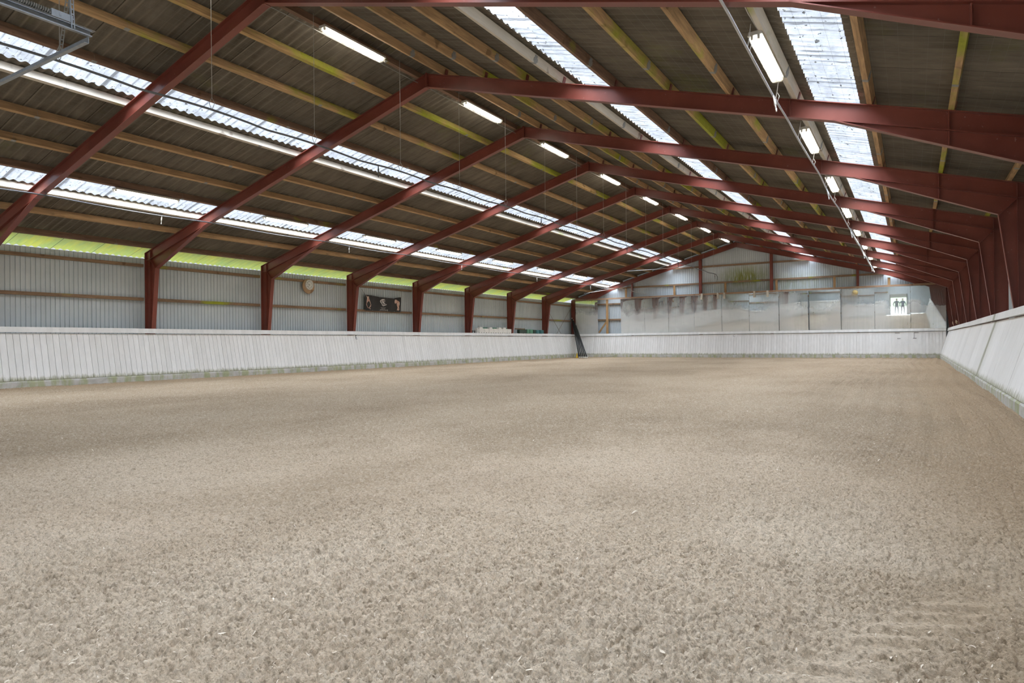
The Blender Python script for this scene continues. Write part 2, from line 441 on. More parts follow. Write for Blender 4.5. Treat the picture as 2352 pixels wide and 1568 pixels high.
# overlap ends of the opaque sheets that show as a dark toothed edge
for side, sk in ((-1, SKY_L), (1, SKY_R)):
    for a, b in sk:
        sheet(mb, side, a - .02, a + .05, RY0, RY1, lift=.150, amp=.038)
        sheet(mb, side, b - .05, b + .02, RY0, RY1, lift=.150, amp=.038)
mb.prism([(XM - .30, TOP + .26 - SL * .3), (XM, TOP + .27), (XM + .30, TOP + .26 - SL * .3), (XM, TOP + .24)], 1, RY0, RY1)
struct(mb.build('ceiling', M['roof'], smooth=True))
wn = 0
for side, sk in ((-1, SKY_L), (1, SKY_R)):
    for a, b in sk:
        for k in range(-1, 9):
            wn += 1
            mb = MB(); y0, y1 = YK(k - 1) + .065, YK(k) + .065
            if k == -1: y0 = RY0
            if k == 8: y1 = RY1
            sheet(mb, side, a, b, y0, y1, lift=.168)
            ym = (y0 + y1) / 2; xm = XM + side * (a + b) / 2
            struct(mb.build('window_%d' % wn, M['sky'], smooth=True, origin=(xm, ym, ztop(xm))))
for i, side in enumerate((-1, 1)):
    mb = MB(); sheet(mb, side, OEND - .02, OEAVE, RY0, RY1, lift=.16)
    struct(mb.build('trim_%d' % (i + 1), M['eave'] if side < 0 else M['roof'], smooth=True))

# safety mesh stretched over the purlins under the sheets
for side, lab in ((-1, 'left'), (1, 'right')):
    mb = MB(); r = .0009
    def strip(p, q, up):
        p, q, up = Vector(p), Vector(q), Vector(up); t = (q - p).normalized(); s_ = t.cross(up).normalized()
        vs = []
        for e in (p, q):
            vs += [e + s_ * r, e - s_ * r, e + up * r * 1.6]
        mb.add(vs, [(0, 1, 4, 3), (1, 2, 5, 4), (2, 0, 3, 5)])
    nv = Vector((side * math.sin(ANG), 0, math.cos(ANG)))
    o = .15
    while o < 10.4:
        x = XM + side * o; strip((x, RY0 + .3, TOP + .158 - SL * o), (x, 39.9, TOP + .158 - SL * o), nv); o += .15
    y = 2.0
    while y < 39.9:
        strip((XM + side * .1, y, TOP + .158 - SL * .1), (XM + side * 10.4, y, TOP + .158 - SL * 10.4), nv); y += .15
    tag(mb.build('safety_mesh', M['mesh_wire']), 'thin square wire safety mesh under the %s roof slope' % lab, 'wire mesh', kind='stuff')

# ------------------------------------------------------------------ portal frames
FB = .13; TF = .012; TW = .009
def flange(mb, p, q, t, yc=.065, b=FB):
    """flat bar in the frame plane from p to q (x,z), thickness t on the left of p->q"""
    d = Vector((q[0] - p[0], q[1] - p[1])).normalized(); nrm = Vector((-d.y, d.x)) * t
    poly = [(p[0], p[1]), (q[0], q[1]), (q[0] + nrm.x, q[1] + nrm.y), (p[0] + nrm.x, p[1] + nrm.y)]
    mb.prism(poly, 1, yc - b / 2, yc + b / 2)
def web(mb, poly, yc=.065, t=TW): mb.prism(poly, 1, yc - t / 2, yc + t / 2)
def flip(pts, mir): return [(MX(x), z) for x, z in pts] if mir else pts
RD = .284
zb = lambda x: ztop(x) - RD
XI = -19.29
def frame_parts(root):
    for mir in (False, True):
        F = lambda *pts: flip(list(pts), mir)
        # rafter
        mb = MB()
        top = F((XM, TOP), (XO + .02, ztop(XO + .02))); bot = F((XM, TOP - RD), (XI, zb(XI)))
        s = 1 if not mir else -1
        flange(mb, top[0], top[1], TF * s); flange(mb, bot[0], bot[1], -TF * s)
        web(mb, F((XM, TOP), (XI, ztop(XI)), (XI, zb(XI)), (XM, TOP - RD)))
        mb.build('rafter', M['red'], root)
        # haunch under the rafter
        mb = MB(); h0, h1 = (-16.62, 4.335), (XL, 3.315)
        a, b = F(h0, h1)
        flange(mb, a, b, -TF * s)
        web(mb, F(h0, h1, (XI, 3.60), (XI, zb(XI))))
        mb.build('haunch', M['red'], root)
        # column: straight section and tapered inner wedge
        mb = MB()
        o0, o1 = F((XO, 0), (XO, ztop(XO))); flange(mb, o0, o1, -TF * s)
        i0, i1 = F((XI, 0), (XI, ztop(XI))); flange(mb, i0, i1, TF * s * .8, b=.11)
        w0, w1 = F((-19.275, 1.10), (XL, 3.315)); flange(mb, w0, w1, TF * s)
        web(mb, F((XO, 0), (XO, ztop(XO)), (XI, ztop(XI)), (XI, 3.60), (XL, 3.315), (-19.275, 1.10), (XI, 0)))
        mb.build('column', M['red'], root)
        mb = MB(); k0, k1 = F((XL - .005, 3.31), (XI, 3.60)); flange(mb, k0, k1, .018 * s)
        p0, p1 = F((XI, 3.60), (XO, 3.60)); flange(mb, p0, p1, .010 * s, b=.11)
        mb.build('knee_plate', M['red'], root)
    # web stiffeners on the right half
    mb = MB(); mb.box((-1.60, .035, ztop(-1.60) - RD / 2), (.014, .055, RD - .03)); mb.build('web_stiffener', M['red'], root)
    x = .46; hz = 4.335 + (3.315 - 4.335) * (x - MX(-16.62)) / (MX(XL) - MX(-16.62))
    mb = MB(); mb.box((x, .035, ztop(x) - RD / 2), (.014, .055, RD - .03)); mb.build('web_stiffener', M['red'], root)
    mb = MB(); mb.box((x, .035, (zb(x) + hz) / 2), (.014, .055, zb(x) - hz - .02)); mb.build('web_stiffener', M['red'], root)
    mb = MB(); mb.box((XM, .065, TOP - RD / 2), (.03, .13, RD + .03))
    for z in (-.09, 0, .09):
        for y in (.02, .11): mb.box((XM, y, TOP - RD / 2 + z), (.06, .022, .022))
    mb.build('apex_plate', M['red'], root)
fr = None
for k in range(-1, 9):
    lab = 'red steel portal frame, %s with its whole ridge showing, counted from the camera' % ORD[max(k, 1)]
    if k == 0: lab = 'red steel portal frame crossing the top edge of the photo'
    if k == 8: lab = 'red steel portal frame against the far gable wall'
    if k == -1: lab = 'red steel portal frame above and behind the top edge, nearest the camera'
    if fr is None:
        fr = thing('portal_frame', lab, 'steel frame', (0, YK(k), 0), 'red portal frames carrying the roof'); frame_parts(fr); frk = kids(fr)
    else: dup(fr, (0, YK(k), 0), lab, frk)

# ------------------------------------------------------------------ purlins
ROWS_L = [(.22, 'timber_brown'), (1.12, 'timber_green'), (2.10, 'timber_moss'), (3.14, 'timber_brown'), (4.10, 'timber_pale_skylit'), (5.20, 'timber'),
          (6.18, 'timber'), (7.18, 'timber_brown'), (8.12, 'timber_pale_skylit'), (9.15, 'timber'), (10.36, 'timber_brown')]
ROWS_R = [(.44, 'timber'), (1.44, 'timber_moss'), (2.40, 'timber_moss2'), (3.20, 'timber_pale_skylit'), (4.24, 'timber_brown'), (5.24, 'timber_moss2'),
          (6.28, 'timber_moss2'), (7.28, 'timber_pale_skylit'), (8.30, 'timber'), (9.30, 'timber_moss2'), (10.36, 'timber_moss2')]
TONE = {'timber': 'orange', 'timber_green': 'moss-green', 'timber_moss': 'partly mossy', 'timber_brown': 'dark brown', 'timber_pale_skylit': 'pale skylit-coloured', 'timber_moss2': 'partly mossy'}
for side, rows, sn in ((-1, ROWS_L, 'left'), (1, ROWS_R, 'right')):
    rot = Matrix.Rotation(ANG * side, 4, 'Y')
    for ri, (o, mt) in enumerate(rows):
        # centre above rafter top
        up = Vector((side * math.sin(ANG), 0, math.cos(ANG)))
        base = Vector((XM + side * o, 0, TOP - SL * o)) + up * .0775
        proto = None
        for k in range(-1, 9):
            y0, y1 = YK(k) - 1.02, YK(k) + 3.08
            if k == 8: y1 = 40.05
            lab = '%s timber purlin, %s row %s of ridge, %s' % (TONE[mt], ORD[ri + 1], sn, 'in the bay over the camera' if k < 0 else '%s bay beyond the top-edge frame' % ORD[k + 1])
            if proto is None or k == 8:
                r = thing('roof_purlin', lab, 'roof purlin', (base.x, y0, base.z), 'timber purlins under the roof sheets')
                mb = MB(); mb.box((0, (y1 - y0) / 2, 0), (.072, y1 - y0 - .004, .150), rot.to_3x3())
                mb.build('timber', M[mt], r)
                mb = MB(); mb.box((0, .0, -.01), (.076, .085, .134), rot.to_3x3()); mb.box((0, .0, -.02), (.075, .13, .06), rot.to_3x3())
                mb.build('splice_plate', M['galv_dull'], r)
                # fixing cleat by the rafter
                mb = MB(); mb.box((side * .042, 1.02 + .065, -.02), (.008, .09, .11), rot.to_3x3())
                mb.build('cleat', M['red'], r)
                if proto is None: proto = r; pk = kids(r)
            else: dup(proto, (base.x, y0, base.z), lab, pk)

# ------------------------------------------------------------------ walls
def ribbed(mb, a0, a1, z0, ztf, plane, axis, pitch=.115, out=-1, z0f=None):
    """vertical rib sheet along axis ('x' or 'y'); deep narrow grooves to the outside"""
    prof = [(0, 0), (.086, 0), (.090, .022), (.111, .022)]
    n = int((a1 - a0) / pitch); vs = []; 
    for i in range(n + 1):
        for da, d in prof:
            a = min(a0 + i * pitch + da, a1)
            p = plane + out * d
            for z in (z0, ztf(a)):
                vs.append((p, a, z) if axis == 'y' else (a, p, z))
    m = len(vs) // 2
    mb.add(vs, [(2 * i, 2 * i + 1, 2 * i + 3, 2 * i + 2) for i in range(m - 1)])
mb = MB(); ribbed(mb, RY0, RY1, 0, lambda a: 3.655, -19.70, 'y'); struct(mb.build('wall_left', M['wall']))
mb = MB(); ribbed(mb, RY0, RY1, 0, lambda a: 3.90, MX(-19.70), 'y', out=1); struct(mb.build('wall_right', M['wall']))
gz = lambda a: TOP + .16 - SL * abs(a - XM)
mb = MB(); ribbed(mb, -19.70, MX(-19.70), 0, gz, 40.13, 'x', out=1); struct(mb.build('wall_far', M['gable']))
DX0, DX1, DZ = -1.95, -.50, 2.2
mb = MB()
ribbed(mb, -19.70, DX0, 0, gz, -1.75, 'x'); ribbed(mb, DX1, MX(-19.70), 0, gz, -1.75, 'x')
ribbed(mb, DX0, DX1, DZ, gz, -1.75, 'x'); struct(mb.build('wall_near', M['wall']))

# wall rails between the columns
for row, (z, lab) in enumerate(((3.43, 'upper'), (2.425, 'lower'))):
    for k in range(0, 9):
        y0, y1 = YK(k - 1) + .135, YK(k) - .005
        r = MB(); r.box((0, 0, 0), (.075, y1 - y0, .09))
        tag(r.build('wall_rail', M['girt'], loc=(-19.635, (y0 + y1) / 2, z)),
            'rough brown timber rail on the left wall, %s row, %s' % (lab, 'bay beyond the left picture edge' if k == 0 else '%s bay from the left edge' % ORD[k]), 'wall rail', 'timber rails on the left wall')

# bracing rods crossing in the last left bay
for a, b, lab in (((35.62 + .15, 3.30), (37.95, 1.52), 'thin bracing rod sloping down away from the seventh left column'),
                  ((39.66, 3.45), (37.35, 1.52), 'thin bracing rod sloping down from the far left corner column')):
    mb = MB(); xr_ = -19.42 if 'seventh' in lab else -19.46; p, q = Vector((xr_, a[0], a[1])), Vector((xr_, b[0], b[1])); q = p + (q - p) * 1.4
    mb.tube([p, q], .011, 6); tag(mb.build('bracing_rod', M['rod'], origin=p), lab, 'bracing rod')

# gable posts and rails
for x, w, lab in ((-15.33, .10, 'leftmost red steel post on the far gable'), (-10.95, .17, 'red steel post left of the green stain on the far gable'),
             (-6.885, .16, 'red steel post right of the green stain on the far gable'), (-2.49, .12, 'rightmost red steel post on the far gable')):
    mb = MB(); zt = ztop(x) - .12
    mb.box((x, 39.90, zt / 2), (w, .012, zt)); mb.box((x, 40.02, zt / 2), (w, .012, zt)); mb.box((x, 39.96, zt / 2), (.01, .12, zt))
    tag(mb.build('gable_post', M['red'], origin=(x, 39.96, 0)), lab, 'steel post', 'posts on the far gable')
for z, x0, x1, lab in ((5.50, -12.7, -4.9, 'highest'), (4.49, -16.4, -1.25, 'second highest'), (3.47, -19.25, 1.6, 'third highest'), (2.45, -19.25, 1.6, 'lowest')):
    mb = MB(); mb.box(((x0 + x1) / 2, 40.075, z), (x1 - x0, .085, .10))
    tag(mb.build('gable_rail', M['girt'], origin=((x0 + x1) / 2, 40.075, z)), 'brown timber rail across the far gable wall, %s row' % lab, 'wall rail', 'rails on the far gable')
for x, z0, z1, lab in ((-12.55, 3.80, 4.44, 'left of the second red post'), (-9.46, 3.80, 4.44, 'under the green stain'), (-6.60, 3.80, 4.44, 'just right of the third red post'),
                  (-3.62, 3.80, 4.44, 'left of the rightmost red post'), (-15.72, 3.80, 4.44, 'just left of the leftmost red post'), (-18.05, 3.2, 3.95, 'by the far left corner'), (-1.03, 3.8, 4.25, 'near the right end of the beam')):
    mb = MB(); mb.box((x, 39.90, (z0 + z1) / 2), (.12, .05, z1 - z0))
    tag(mb.build('gable_stud', M['stud'], origin=(x, 39.90, z0)), 'short upright timber stud above the mirrors, %s' % lab, 'stud', 'short studs above the mirror beam')
mb = MB(); mb.box((-9.08, 39.535, 3.79), (20.2, .045, .095))
tag(mb.build('mirror_beam', M['beam'], origin=(-9.08, 39.535, 3.79)), 'long timber beam along the top of the arena mirrors', 'timber beam')
mb = MB(); mb.box((-16.93, 39.64, 2.66), (.14, .05, 2.26))
tag(mb.build('support_post', M['stud'], origin=(-16.93, 39.64, 1.53)), 'upright timber post in the gap between the mirrors', 'post')
mb = MB(); a, b = Vector((-17.56, 39.72, 1.60)), Vector((-17.0, 39.72, 2.34)); d = b - a
mb.box((a + b) / 2, (d.length, .05, .10), Matrix.Rotation(-math.atan2(d.z, d.x), 3, 'Y'))
tag(mb.build('diagonal_brace', M['stud'], origin=a), 'diagonal timber brace beside the upright post between mirrors', 'brace')
for i, (px, lab) in enumerate(((-10.77, 'leftmost, tilted'), (-9.82, 'second from left'), (-9.44, 'third from left'), (-7.75, 'fourth from left'), (-7.03, 'rightmost'))):
    mb = MB(); mb.box((px, 39.495, 3.66), (.11, .03, .36), Matrix.Rotation(.12 if i == 0 else 0, 3, 'Y'))
    tag(mb.build('timber_clip', M['timber_pale_skylit'], origin=(px, 39.495, 3.66)), 'short pale timber clip hanging over the mirror tops, %s' % lab, 'timber clip', 'timber clips on the mirror beam')

# ------------------------------------------------------------------ mirrors (leaning slightly forward)
edges = [(-19.22, -17.60)] + list(zip([-15.98, -14.385, -12.845, -11.25, -9.62, -8.06, -6.45, -4.90, -3.28, -1.685, -.065],
                                     [-14.39, -12.85, -11.255, -9.625, -8.065, -6.455, -4.905, -3.285, -1.69, -.07, 1.47]))
TILT = [.004, .044, .043, .040, .041, .039, .036, .046, .0465, .040, .043, .0445]
YAW = [.0, .001, -.0015, .001, -.001, -.006, .0, -.098, -.104, -.012, .0, .0]
for i, (a, b) in enumerate(edges):
    w = b - a; lab = 'dusty arena mirror, %s panel from the left along the far wall' % ORD[i + 1]
    if i == 0: lab = 'separate mirror panel in the far left corner reflecting the bracing rods'
    if i == 11: lab = 'dusty arena mirror panel at the far right corner reflecting the columns'
    r = thing('arena_mirror', lab, 'mirror', ((a + b) / 2, 39.665, 1.53), 'mirrors along the far wall')
    mb = MB(); mb.box((0, 0, 1.10), (w - .008, .006, 2.20))
    g = mb.build('glass', M['mirror'], r); g.rotation_euler = (TILT[i], 0, YAW[i])
    mb = MB(); mb.box((0, .012, 1.10), (w - .02, .012, 2.18))
    g2 = mb.build('backing_board', M['strap'], r); g2.rotation_euler = (TILT[i], 0, YAW[i])

# ------------------------------------------------------------------ kick walls
def kick(name, label, along, a0, a1, foot, head, sgn, bm, pitch=.148, smooth_panels=False):
    """along: 'y' or 'x'; foot/head: the other coordinate at z .19 / 1.40; sgn: direction to the outside"""
    def P(a, c, z): return (c, a, z) if along == 'y' else (a, c, z)
    mid = P((a0 + a1) / 2, foot, 0)
    r = thing('kick_wall', label, 'kick wall', mid); off = Vector(mid)
    z0, z1 = .19, 1.374; lean = (head - foot)
    L = math.hypot(lean, z1 - z0); nx, nz = sgn * (z1 - z0) / L, -abs(lean) / L     # outward normal
    mb = MB()
    a = a0; jr = random.Random(3)
    while a < a1 - .01:
        w = min(pitch, a1 - a); e = .0045 if not smooth_panels else (.0012)
        push = jr.uniform(0, .004)
        c0, c1 = foot + nx * push, head + nx * push
        vs = [P(a + e, c0, z0), P(a + w - e, c0, z0), P(a + w - e, c1, z1), P(a + e, c1, z1)]
        vs += [tuple(Vector(v) + Vector(P(0, nx * .022, nz * .022))) for v in vs]
        mb.add(vs, [(0, 1, 2, 3), (7, 6, 5, 4), (0, 4, 5, 1), (1, 5, 6, 2), (2, 6, 7, 3), (3, 7, 4, 0)]); a += w
    vs = [P(a0, foot + nx * .03, z0), P(a1, foot + nx * .03, z0), P(a1, head + nx * .03, z1), P(a0, head + nx * .03, z1)]
    vs += [tuple(Vector(v) + Vector(P(0, nx * .02, nz * .02))) for v in vs]
    mb.add(vs, [(0, 1, 2, 3), (7, 6, 5, 4), (0, 4, 5, 1), (1, 5, 6, 2), (2, 6, 7, 3), (3, 7, 4, 0)])
    mb.build('board_panel', bm, r, origin=mid)
    # capping rail in lengths that do not quite line up
    mb = MB(); a = a0; jr = random.Random(11)
    while a < a1 - .01:
        w = min(3.9, a1 - a); dz = jr.uniform(-.006, .006); c0 = head - sgn * .045; c1 = head + sgn * .055
        zt = 1.535 + dz
        poly = [(c0, 1.398 + dz), (c0 + sgn * .03, zt), (c1, zt), (c1, 1.398 + dz)]
        mb.prism([(q[0], q[1]) for q in poly] if along == 'y' else poly, 1 if along == 'y' else 0, a + .001, a + w - .001); a += w
    mb.build('top_rail', bm, r, origin=mid)
    mb = MB(); nseg = int((a1 - a0) / .35); jr = random.Random(5); vs = []
    for i in range(nseg + 1):
        aa = a0 + (a1 - a0) * i / nseg; j = jr.uniform(-.012, .012)
        for c, z in ((foot - sgn * (.018 + j * .4), -.08), (foot - sgn * (.012 + j * .5), .15 + j), (foot + sgn * .02, .192), (foot + sgn * .16, .192), (foot + sgn * .16, -.08)):
            vs.append(P(aa, c, z))
    fs = [(5 * i + k, 5 * i + (k + 1) % 5, 5 * i + 5 + (k + 1) % 5, 5 * i + 5 + k) for i in range(nseg) for k in range(5)]
    mb.add(vs, fs + [(0, 1, 2, 3, 4), tuple(5 * nseg + k for k in (4, 3, 2, 1, 0))])
    mb.build('concrete_plinth', M['plinth'], r, origin=mid)
    return r
FX_L, HX_L, FX_R, HX_R = -18.935, -19.20, 1.186, 1.545
kl = kick('k', 'white boarded kick wall along the left side of the arena', 'y', YN - .2, YF + .22, FX_L, HX_L, -1, M['board_y'])
kr = kick('k', 'white panelled kick wall with green streak on the right side', 'y', YN - .2, YF + .22, FX_R, HX_R, 1, M['board_r'], 1.22, True)
kf = kick('k', 'white boarded kick wall across the far end below the mirrors', 'x', -19.12, 1.45, YF, YF + .24, 1, M['board_x'])
kn = kick('k', 'white boarded kick wall across the near end, seen in the mirrors', 'x', -19.12, -2.35, YN, YN - .24, -1, M['board_x'])
# gate straps on the far kick wall
fl = lambda z: YF + .24 * (z - .19) / 1.21
for x0, x1, z in ((-.77, -.56, 1.318), (-.675, -.525, 1.036), (.07, .275, 1.318), (.02, .18, 1.036)):
    mb = MB(); c = ((x0 + x1) / 2, fl(z) - .008, z); mb.box(c, (x1 - x0, .012, .024))
    o = mb.build('hinge_strap', M['strap'], kf, origin=c, loc=Vector(c) - kf.location)
mb = MB(); c = (.075, fl(1.18) - .006, 1.18); mb.box(c, (.014, .008, .28), Matrix.Rotation(-.196, 3, 'X'))
mb.build('gate_bolt', M['strap'], kf, origin=c, loc=Vector(c) - kf.location)

# ------------------------------------------------------------------ sand floor
def hash2(ix, iy, s):
    h = (ix.astype(np.int64) * 374761393 + iy.astype(np.int64) * 668265263 + s * 974634211) & 0xffffffff
    h = ((h ^ (h >> 13)) * 1274126177) & 0xffffffff
    h = (h ^ (h >> 16)) & 0xffffffff
    return h.astype(np.float64) / 4294967295.0
def vnoise(x, y, s):
    ix, iy = np.floor(x), np.floor(y); fx, fy = x - ix, y - iy
    fx = fx * fx * (3 - 2 * fx); fy = fy * fy * (3 - 2 * fy)
    a = hash2(ix, iy, s); b = hash2(ix + 1, iy, s); c = hash2(ix, iy + 1, s); d = hash2(ix + 1, iy + 1, s)
    return (a * (1 - fx) + b * fx) * (1 - fy) + (c * (1 - fx) + d * fx) * fy
def fbm(x, y, s, o=3):
    t = 0; a = .5
    for i in range(o): t = t + a * vnoise(x * 2 ** i, y * 2 ** i, s + i * 17); a *= .5
    return t / (1 - .5 ** o)
def clods(x, y, cell, s, jit=.9):
    """rounded lumps scattered on a jittered grid: max of little domes"""
    gx, gy = x / cell, y / cell; ix, iy = np.floor(gx), np.floor(gy); best = np.zeros_like(x)
    for dx in (-1, 0, 1):
        for dy in (-1, 0, 1):
            cx, cy = ix + dx, iy + dy
            px = cx + .5 + (hash2(cx, cy, s) - .5) * jit; py = cy + .5 + (hash2(cx, cy, s + 1) - .5) * jit
            rr = .36 + .30 * hash2(cx, cy, s + 2); hh = .45 + .55 * hash2(cx, cy, s + 3)
            el = .7 + .6 * hash2(cx, cy, s + 4); an = hash2(cx, cy, s + 5) * 3.14
            ux, uy = gx - px, gy - py
            vx = ux * np.cos(an) + uy * np.sin(an); vy = -ux * np.sin(an) + uy * np.cos(an)
            d2 = (vx * vx * el + vy * vy / el) / (rr * rr)
            best = np.maximum(best, hh * np.sqrt(np.clip(1 - d2, 0, 1)))
    return best
def smooth(t): t = np.clip(t, 0, 1); return t * t * (3 - 2 * t)
def height(X, Y):
    wx = X + .008 * (vnoise(X * 22, Y * 22, 91) - .5) + .006 * (vnoise(X * 90, Y * 90, 92) - .5)
    wy = Y + .008 * (vnoise(X * 22, Y * 22, 93) - .5) + .006 * (vnoise(X * 90, Y * 90, 94) - .5)
    patch = fbm(X * .9 + 3, Y * .9, 5)
    near = smooth((5.5 - (Y * .853 - X * .521)) / 4.0)           # freshly turned, cloddy sand by the gate
    amp = (.55 + .55 * near) * (.65 + .7 * patch)
    big = clods(wx, wy, .085, 1); med = clods(wx, wy, .034, 11); med2 = clods(wx + 3.017, wy + 1.013, .027, 51); sml = clods(wx, wy, .0165, 21)
    h = .014 * big + .036 * np.maximum(med, .8 * med2) + .015 * sml
    h = h * amp + .004 * (vnoise(X * 90, Y * 90, 31) - .5) + .022 * (fbm(X * 1.7, Y * 1.7, 41) - .5)
    # tine rows left by the harrow
    q = X + .10 * np.sin(Y * .45) + .05 * (fbm(X * .6, Y * .35, 51) - .5)
    a = smooth((fbm(X * .55 + 9, Y * .3, 61) - .47) / .16)
    rows = np.abs(((q / .105) % 1) - .5) * 2
    a = np.maximum(a * .45, smooth((.95 - np.abs(X + 1.95)) / .3) * smooth((Y - 1.4) / .3) * smooth((3.3 - Y) / .7) * (.5 + .5 * smooth((vnoise(X * 3, Y * 1.2, 66) - .3) / .3)))
    h = h - .020 * a * (1 - smooth((1 - rows) / .45)) * smooth((X + 5) / 2)
    fur = .5 + .5 * np.cos(2 * np.pi * q / .30)
    h = h + .030 * fur * smooth((X + 5.5) / 2.5) * smooth((Y - 5) / 5) * (.5 + fbm(X * .4, Y * .2, 71))
    # tyre tread across the right foreground
    u = X * .853 + Y * .521; v = -X * .521 + Y * .853
    cu = .93 + 1.5 * (v - 2.0)
    m = smooth((.23 - np.abs(u - cu)) / .07) * smooth((v - 1.55) / .2) * smooth((2.85 - v) / .35)
    m = m * (.55 + .45 * smooth((vnoise(X * 5, Y * 5, 81) - .25) / .3))
    vv = v + .03 * np.sin((u - cu) * 4) + .02 * (vnoise(X * 6, Y * 6, 83) - .5)
    t = (vv / .092) % 1
    bar = smooth(t / .28) * smooth((1 - t) / .60)
    h = h * (1 - .78 * m) + m * (.006 + .023 * bar)
    # faint drag marks on the left
    for (x0, y0, x1, y1) in ((-7.0, 2.1, -4.6, 4.7), (-5.2, 3.0, -2.6, 5.0), (-4.3, 2.7, -3.0, 3.9)):
        L = math.hypot(x1 - x0, y1 - y0); tx, ty = (x1 - x0) / L, (y1 - y0) / L
        s = (X - x0) * tx + (Y - y0) * ty; d = np.abs(-(X - x0) * ty + (Y - y0) * tx + .12 * np.sin(s * 1.7))
        mm = smooth(s / .5) * smooth((L - s) / .5) * smooth((.09 - d) / .06)
        h = h * (1 - .6 * mm) + .012 * mm
    ed = np.minimum(np.minimum(X - FX_L, FX_R - X), YF - Y)
    h = h + .03 * smooth((.5 - ed) / .5)
    return h - .03
def axis(a, b, f):
    v = [a]
    while v[-1] < b: v.append(v[-1] + f(v[-1]))
    v[-1] = b; return np.array(v)
Q = .0035
gy = axis(YN - .02, YF + .02, lambda y: .12 if y < .7 else Q * max(.853 * y + .35, 1.0))
gxn = axis(0, 18.98, lambda x: Q * max(.521 * x + 1.35, 1.35))
gxp = axis(0, FX_R + .02, lambda x: Q * 1.5)
gx = np.concatenate([-gxn[::-1], gxp[1:]])
def grid(gx, gy, hole=None):
    GX, GY = np.meshgrid(gx, gy); GZ = height(GX, GY)
    nx_, ny_ = len(gx), len(gy)
    co = np.stack([GX, GY, GZ], -1).reshape(-1, 3)
    idx = np.arange(nx_ * ny_).reshape(ny_, nx_)
    q = np.stack([idx[:-1, :-1], idx[:-1, 1:], idx[1:, 1:], idx[1:, :-1]], -1)
    if hole:
        keep = np.ones(q.shape[:2], bool); keep[hole[2]:hole[3], hole[0]:hole[1]] = False
        q = q[keep]
    return co, q.reshape(-1, 4)
# the freshly worked patch by the gate carries the finest clods, so its mesh is finer
i0, i1 = np.searchsorted(gx, -3.3), np.searchsorted(gx, .55); j0, j1 = np.searchsorted(gy, .85), np.searchsorted(gy, 3.3)
co, quads = grid(gx, gy, (i0, i1, j0, j1))
fx = np.linspace(gx[i0], gx[i1], int((gx[i1] - gx[i0]) / .0041)); fy = np.linspace(gy[j0], gy[j1], int((gy[j1] - gy[j0]) / .0041))
co2, q2 = grid(fx, fy)
quads = np.concatenate([quads, q2 + len(co)]); co = np.concatenate([co, co2])
me = bpy.data.meshes.new('floor')
me.vertices.add(len(co)); me.vertices.foreach_set('co', co.astype(np.float32).ravel())
me.loops.add(quads.size); me.loops.foreach_set('vertex_index', quads.astype(np.int32).ravel())
me.polygons.add(len(quads)); me.polygons.foreach_set('loop_start', np.arange(0, quads.size, 4, dtype=np.int32))
me.polygons.foreach_set('loop_total', np.full(len(quads), 4, dtype=np.int32))
me.polygons.foreach_set('use_smooth', np.ones(len(quads), dtype=bool))
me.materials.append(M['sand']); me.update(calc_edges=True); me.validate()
fo = bpy.data.objects.new('floor', me); COL.objects.link(fo); struct(fo)
# ground round the building, seen through the doorway and lighting the eaves
mb = MB(); g = [(-60, -60), (-19.2, -60), (-19.2, 100), (-60, 100)]
for x0, y0, x1, y1 in ((-60, YF + .3, 60, 100), (-60, YN - .02, -19.05, YF + .3), (1.3, YN - .02, 60, YF + .3), (-60, -60, 60, -22)):
    mb.add([(x0, y0, -.05), (x1, y0, -.05), (x1, y1, -.05), (x0, y1, -.05)], [(0, 1, 2, 3)])
struct(mb.build('floor_outside', plain('outdoor_grass', (.045, .062, .028), .9, 0, .2, 2)))
mb = MB(); mb.add([(-60, -22, -.05), (60, -22, -.05), (60, YN - .02, -.05), (-60, YN - .02, -.05)], [(0, 1, 2, 3)])
struct(mb.build('floor_yard', plain('pale_gravel', (.34, .34, .31), .9, 0, .2, 2)))

# pale shredded textile in the sand
mb = MB(); fr_ = np.random.default_rng(4); cnt = 0
while cnt < 5200:
    d = 1.4 + 9.5 * fr_.random() ** 1.7; lat = (fr_.random() - .5) * 1.7 * d
    x = -.521 * d + .853 * lat; y = .853 * d + .521 * lat
    if not (FX_L + .1 < x < FX_R - .05 and .8 < y < 20): continue
    cl = float(fbm(np.array([x * .8]), np.array([y * .8]), 201)[0])
    if fr_.random() > (cl * 1.5) ** 2: continue
    z = float(height(np.array([x]), np.array([y]))[0])
    l = fr_.uniform(.003, .010) * (1 if fr_.random() > .05 else 2.2); w = l * fr_.uniform(.22, .6); a = fr_.uniform(0, 6.28)
    t = Vector((math.cos(a), math.sin(a), fr_.uniform(-.2, .8))).normalized(); s_ = t.cross(Vector((fr_.uniform(-.5, .5), fr_.uniform(-.5, .5), 1))).normalized(); nn = s_.cross(t)
    c = Vector((x, y, z + .002)); b = fr_.uniform(-.6, .6) * l
    vs = []
    for q, ww in ((-1, .4), (-.35, 1), (.35, .9), (1, .3)):
        m_ = c + t * l * q + nn * b * (1 - q * q) + Vector((0, 0, .003))
        vs += [m_ + s_ * w * ww * .5, m_ - s_ * w * ww * .5 + nn * b * .3]
    mb.add(vs, [(0, 1, 3, 2), (2, 3, 5, 4), (4, 5, 7, 6)]); cnt += 1
tag(mb.build('textile_flakes', M['flake'], smooth=True), 'pale shredded textile flakes scattered through the sand', 'footing flakes', kind='stuff')

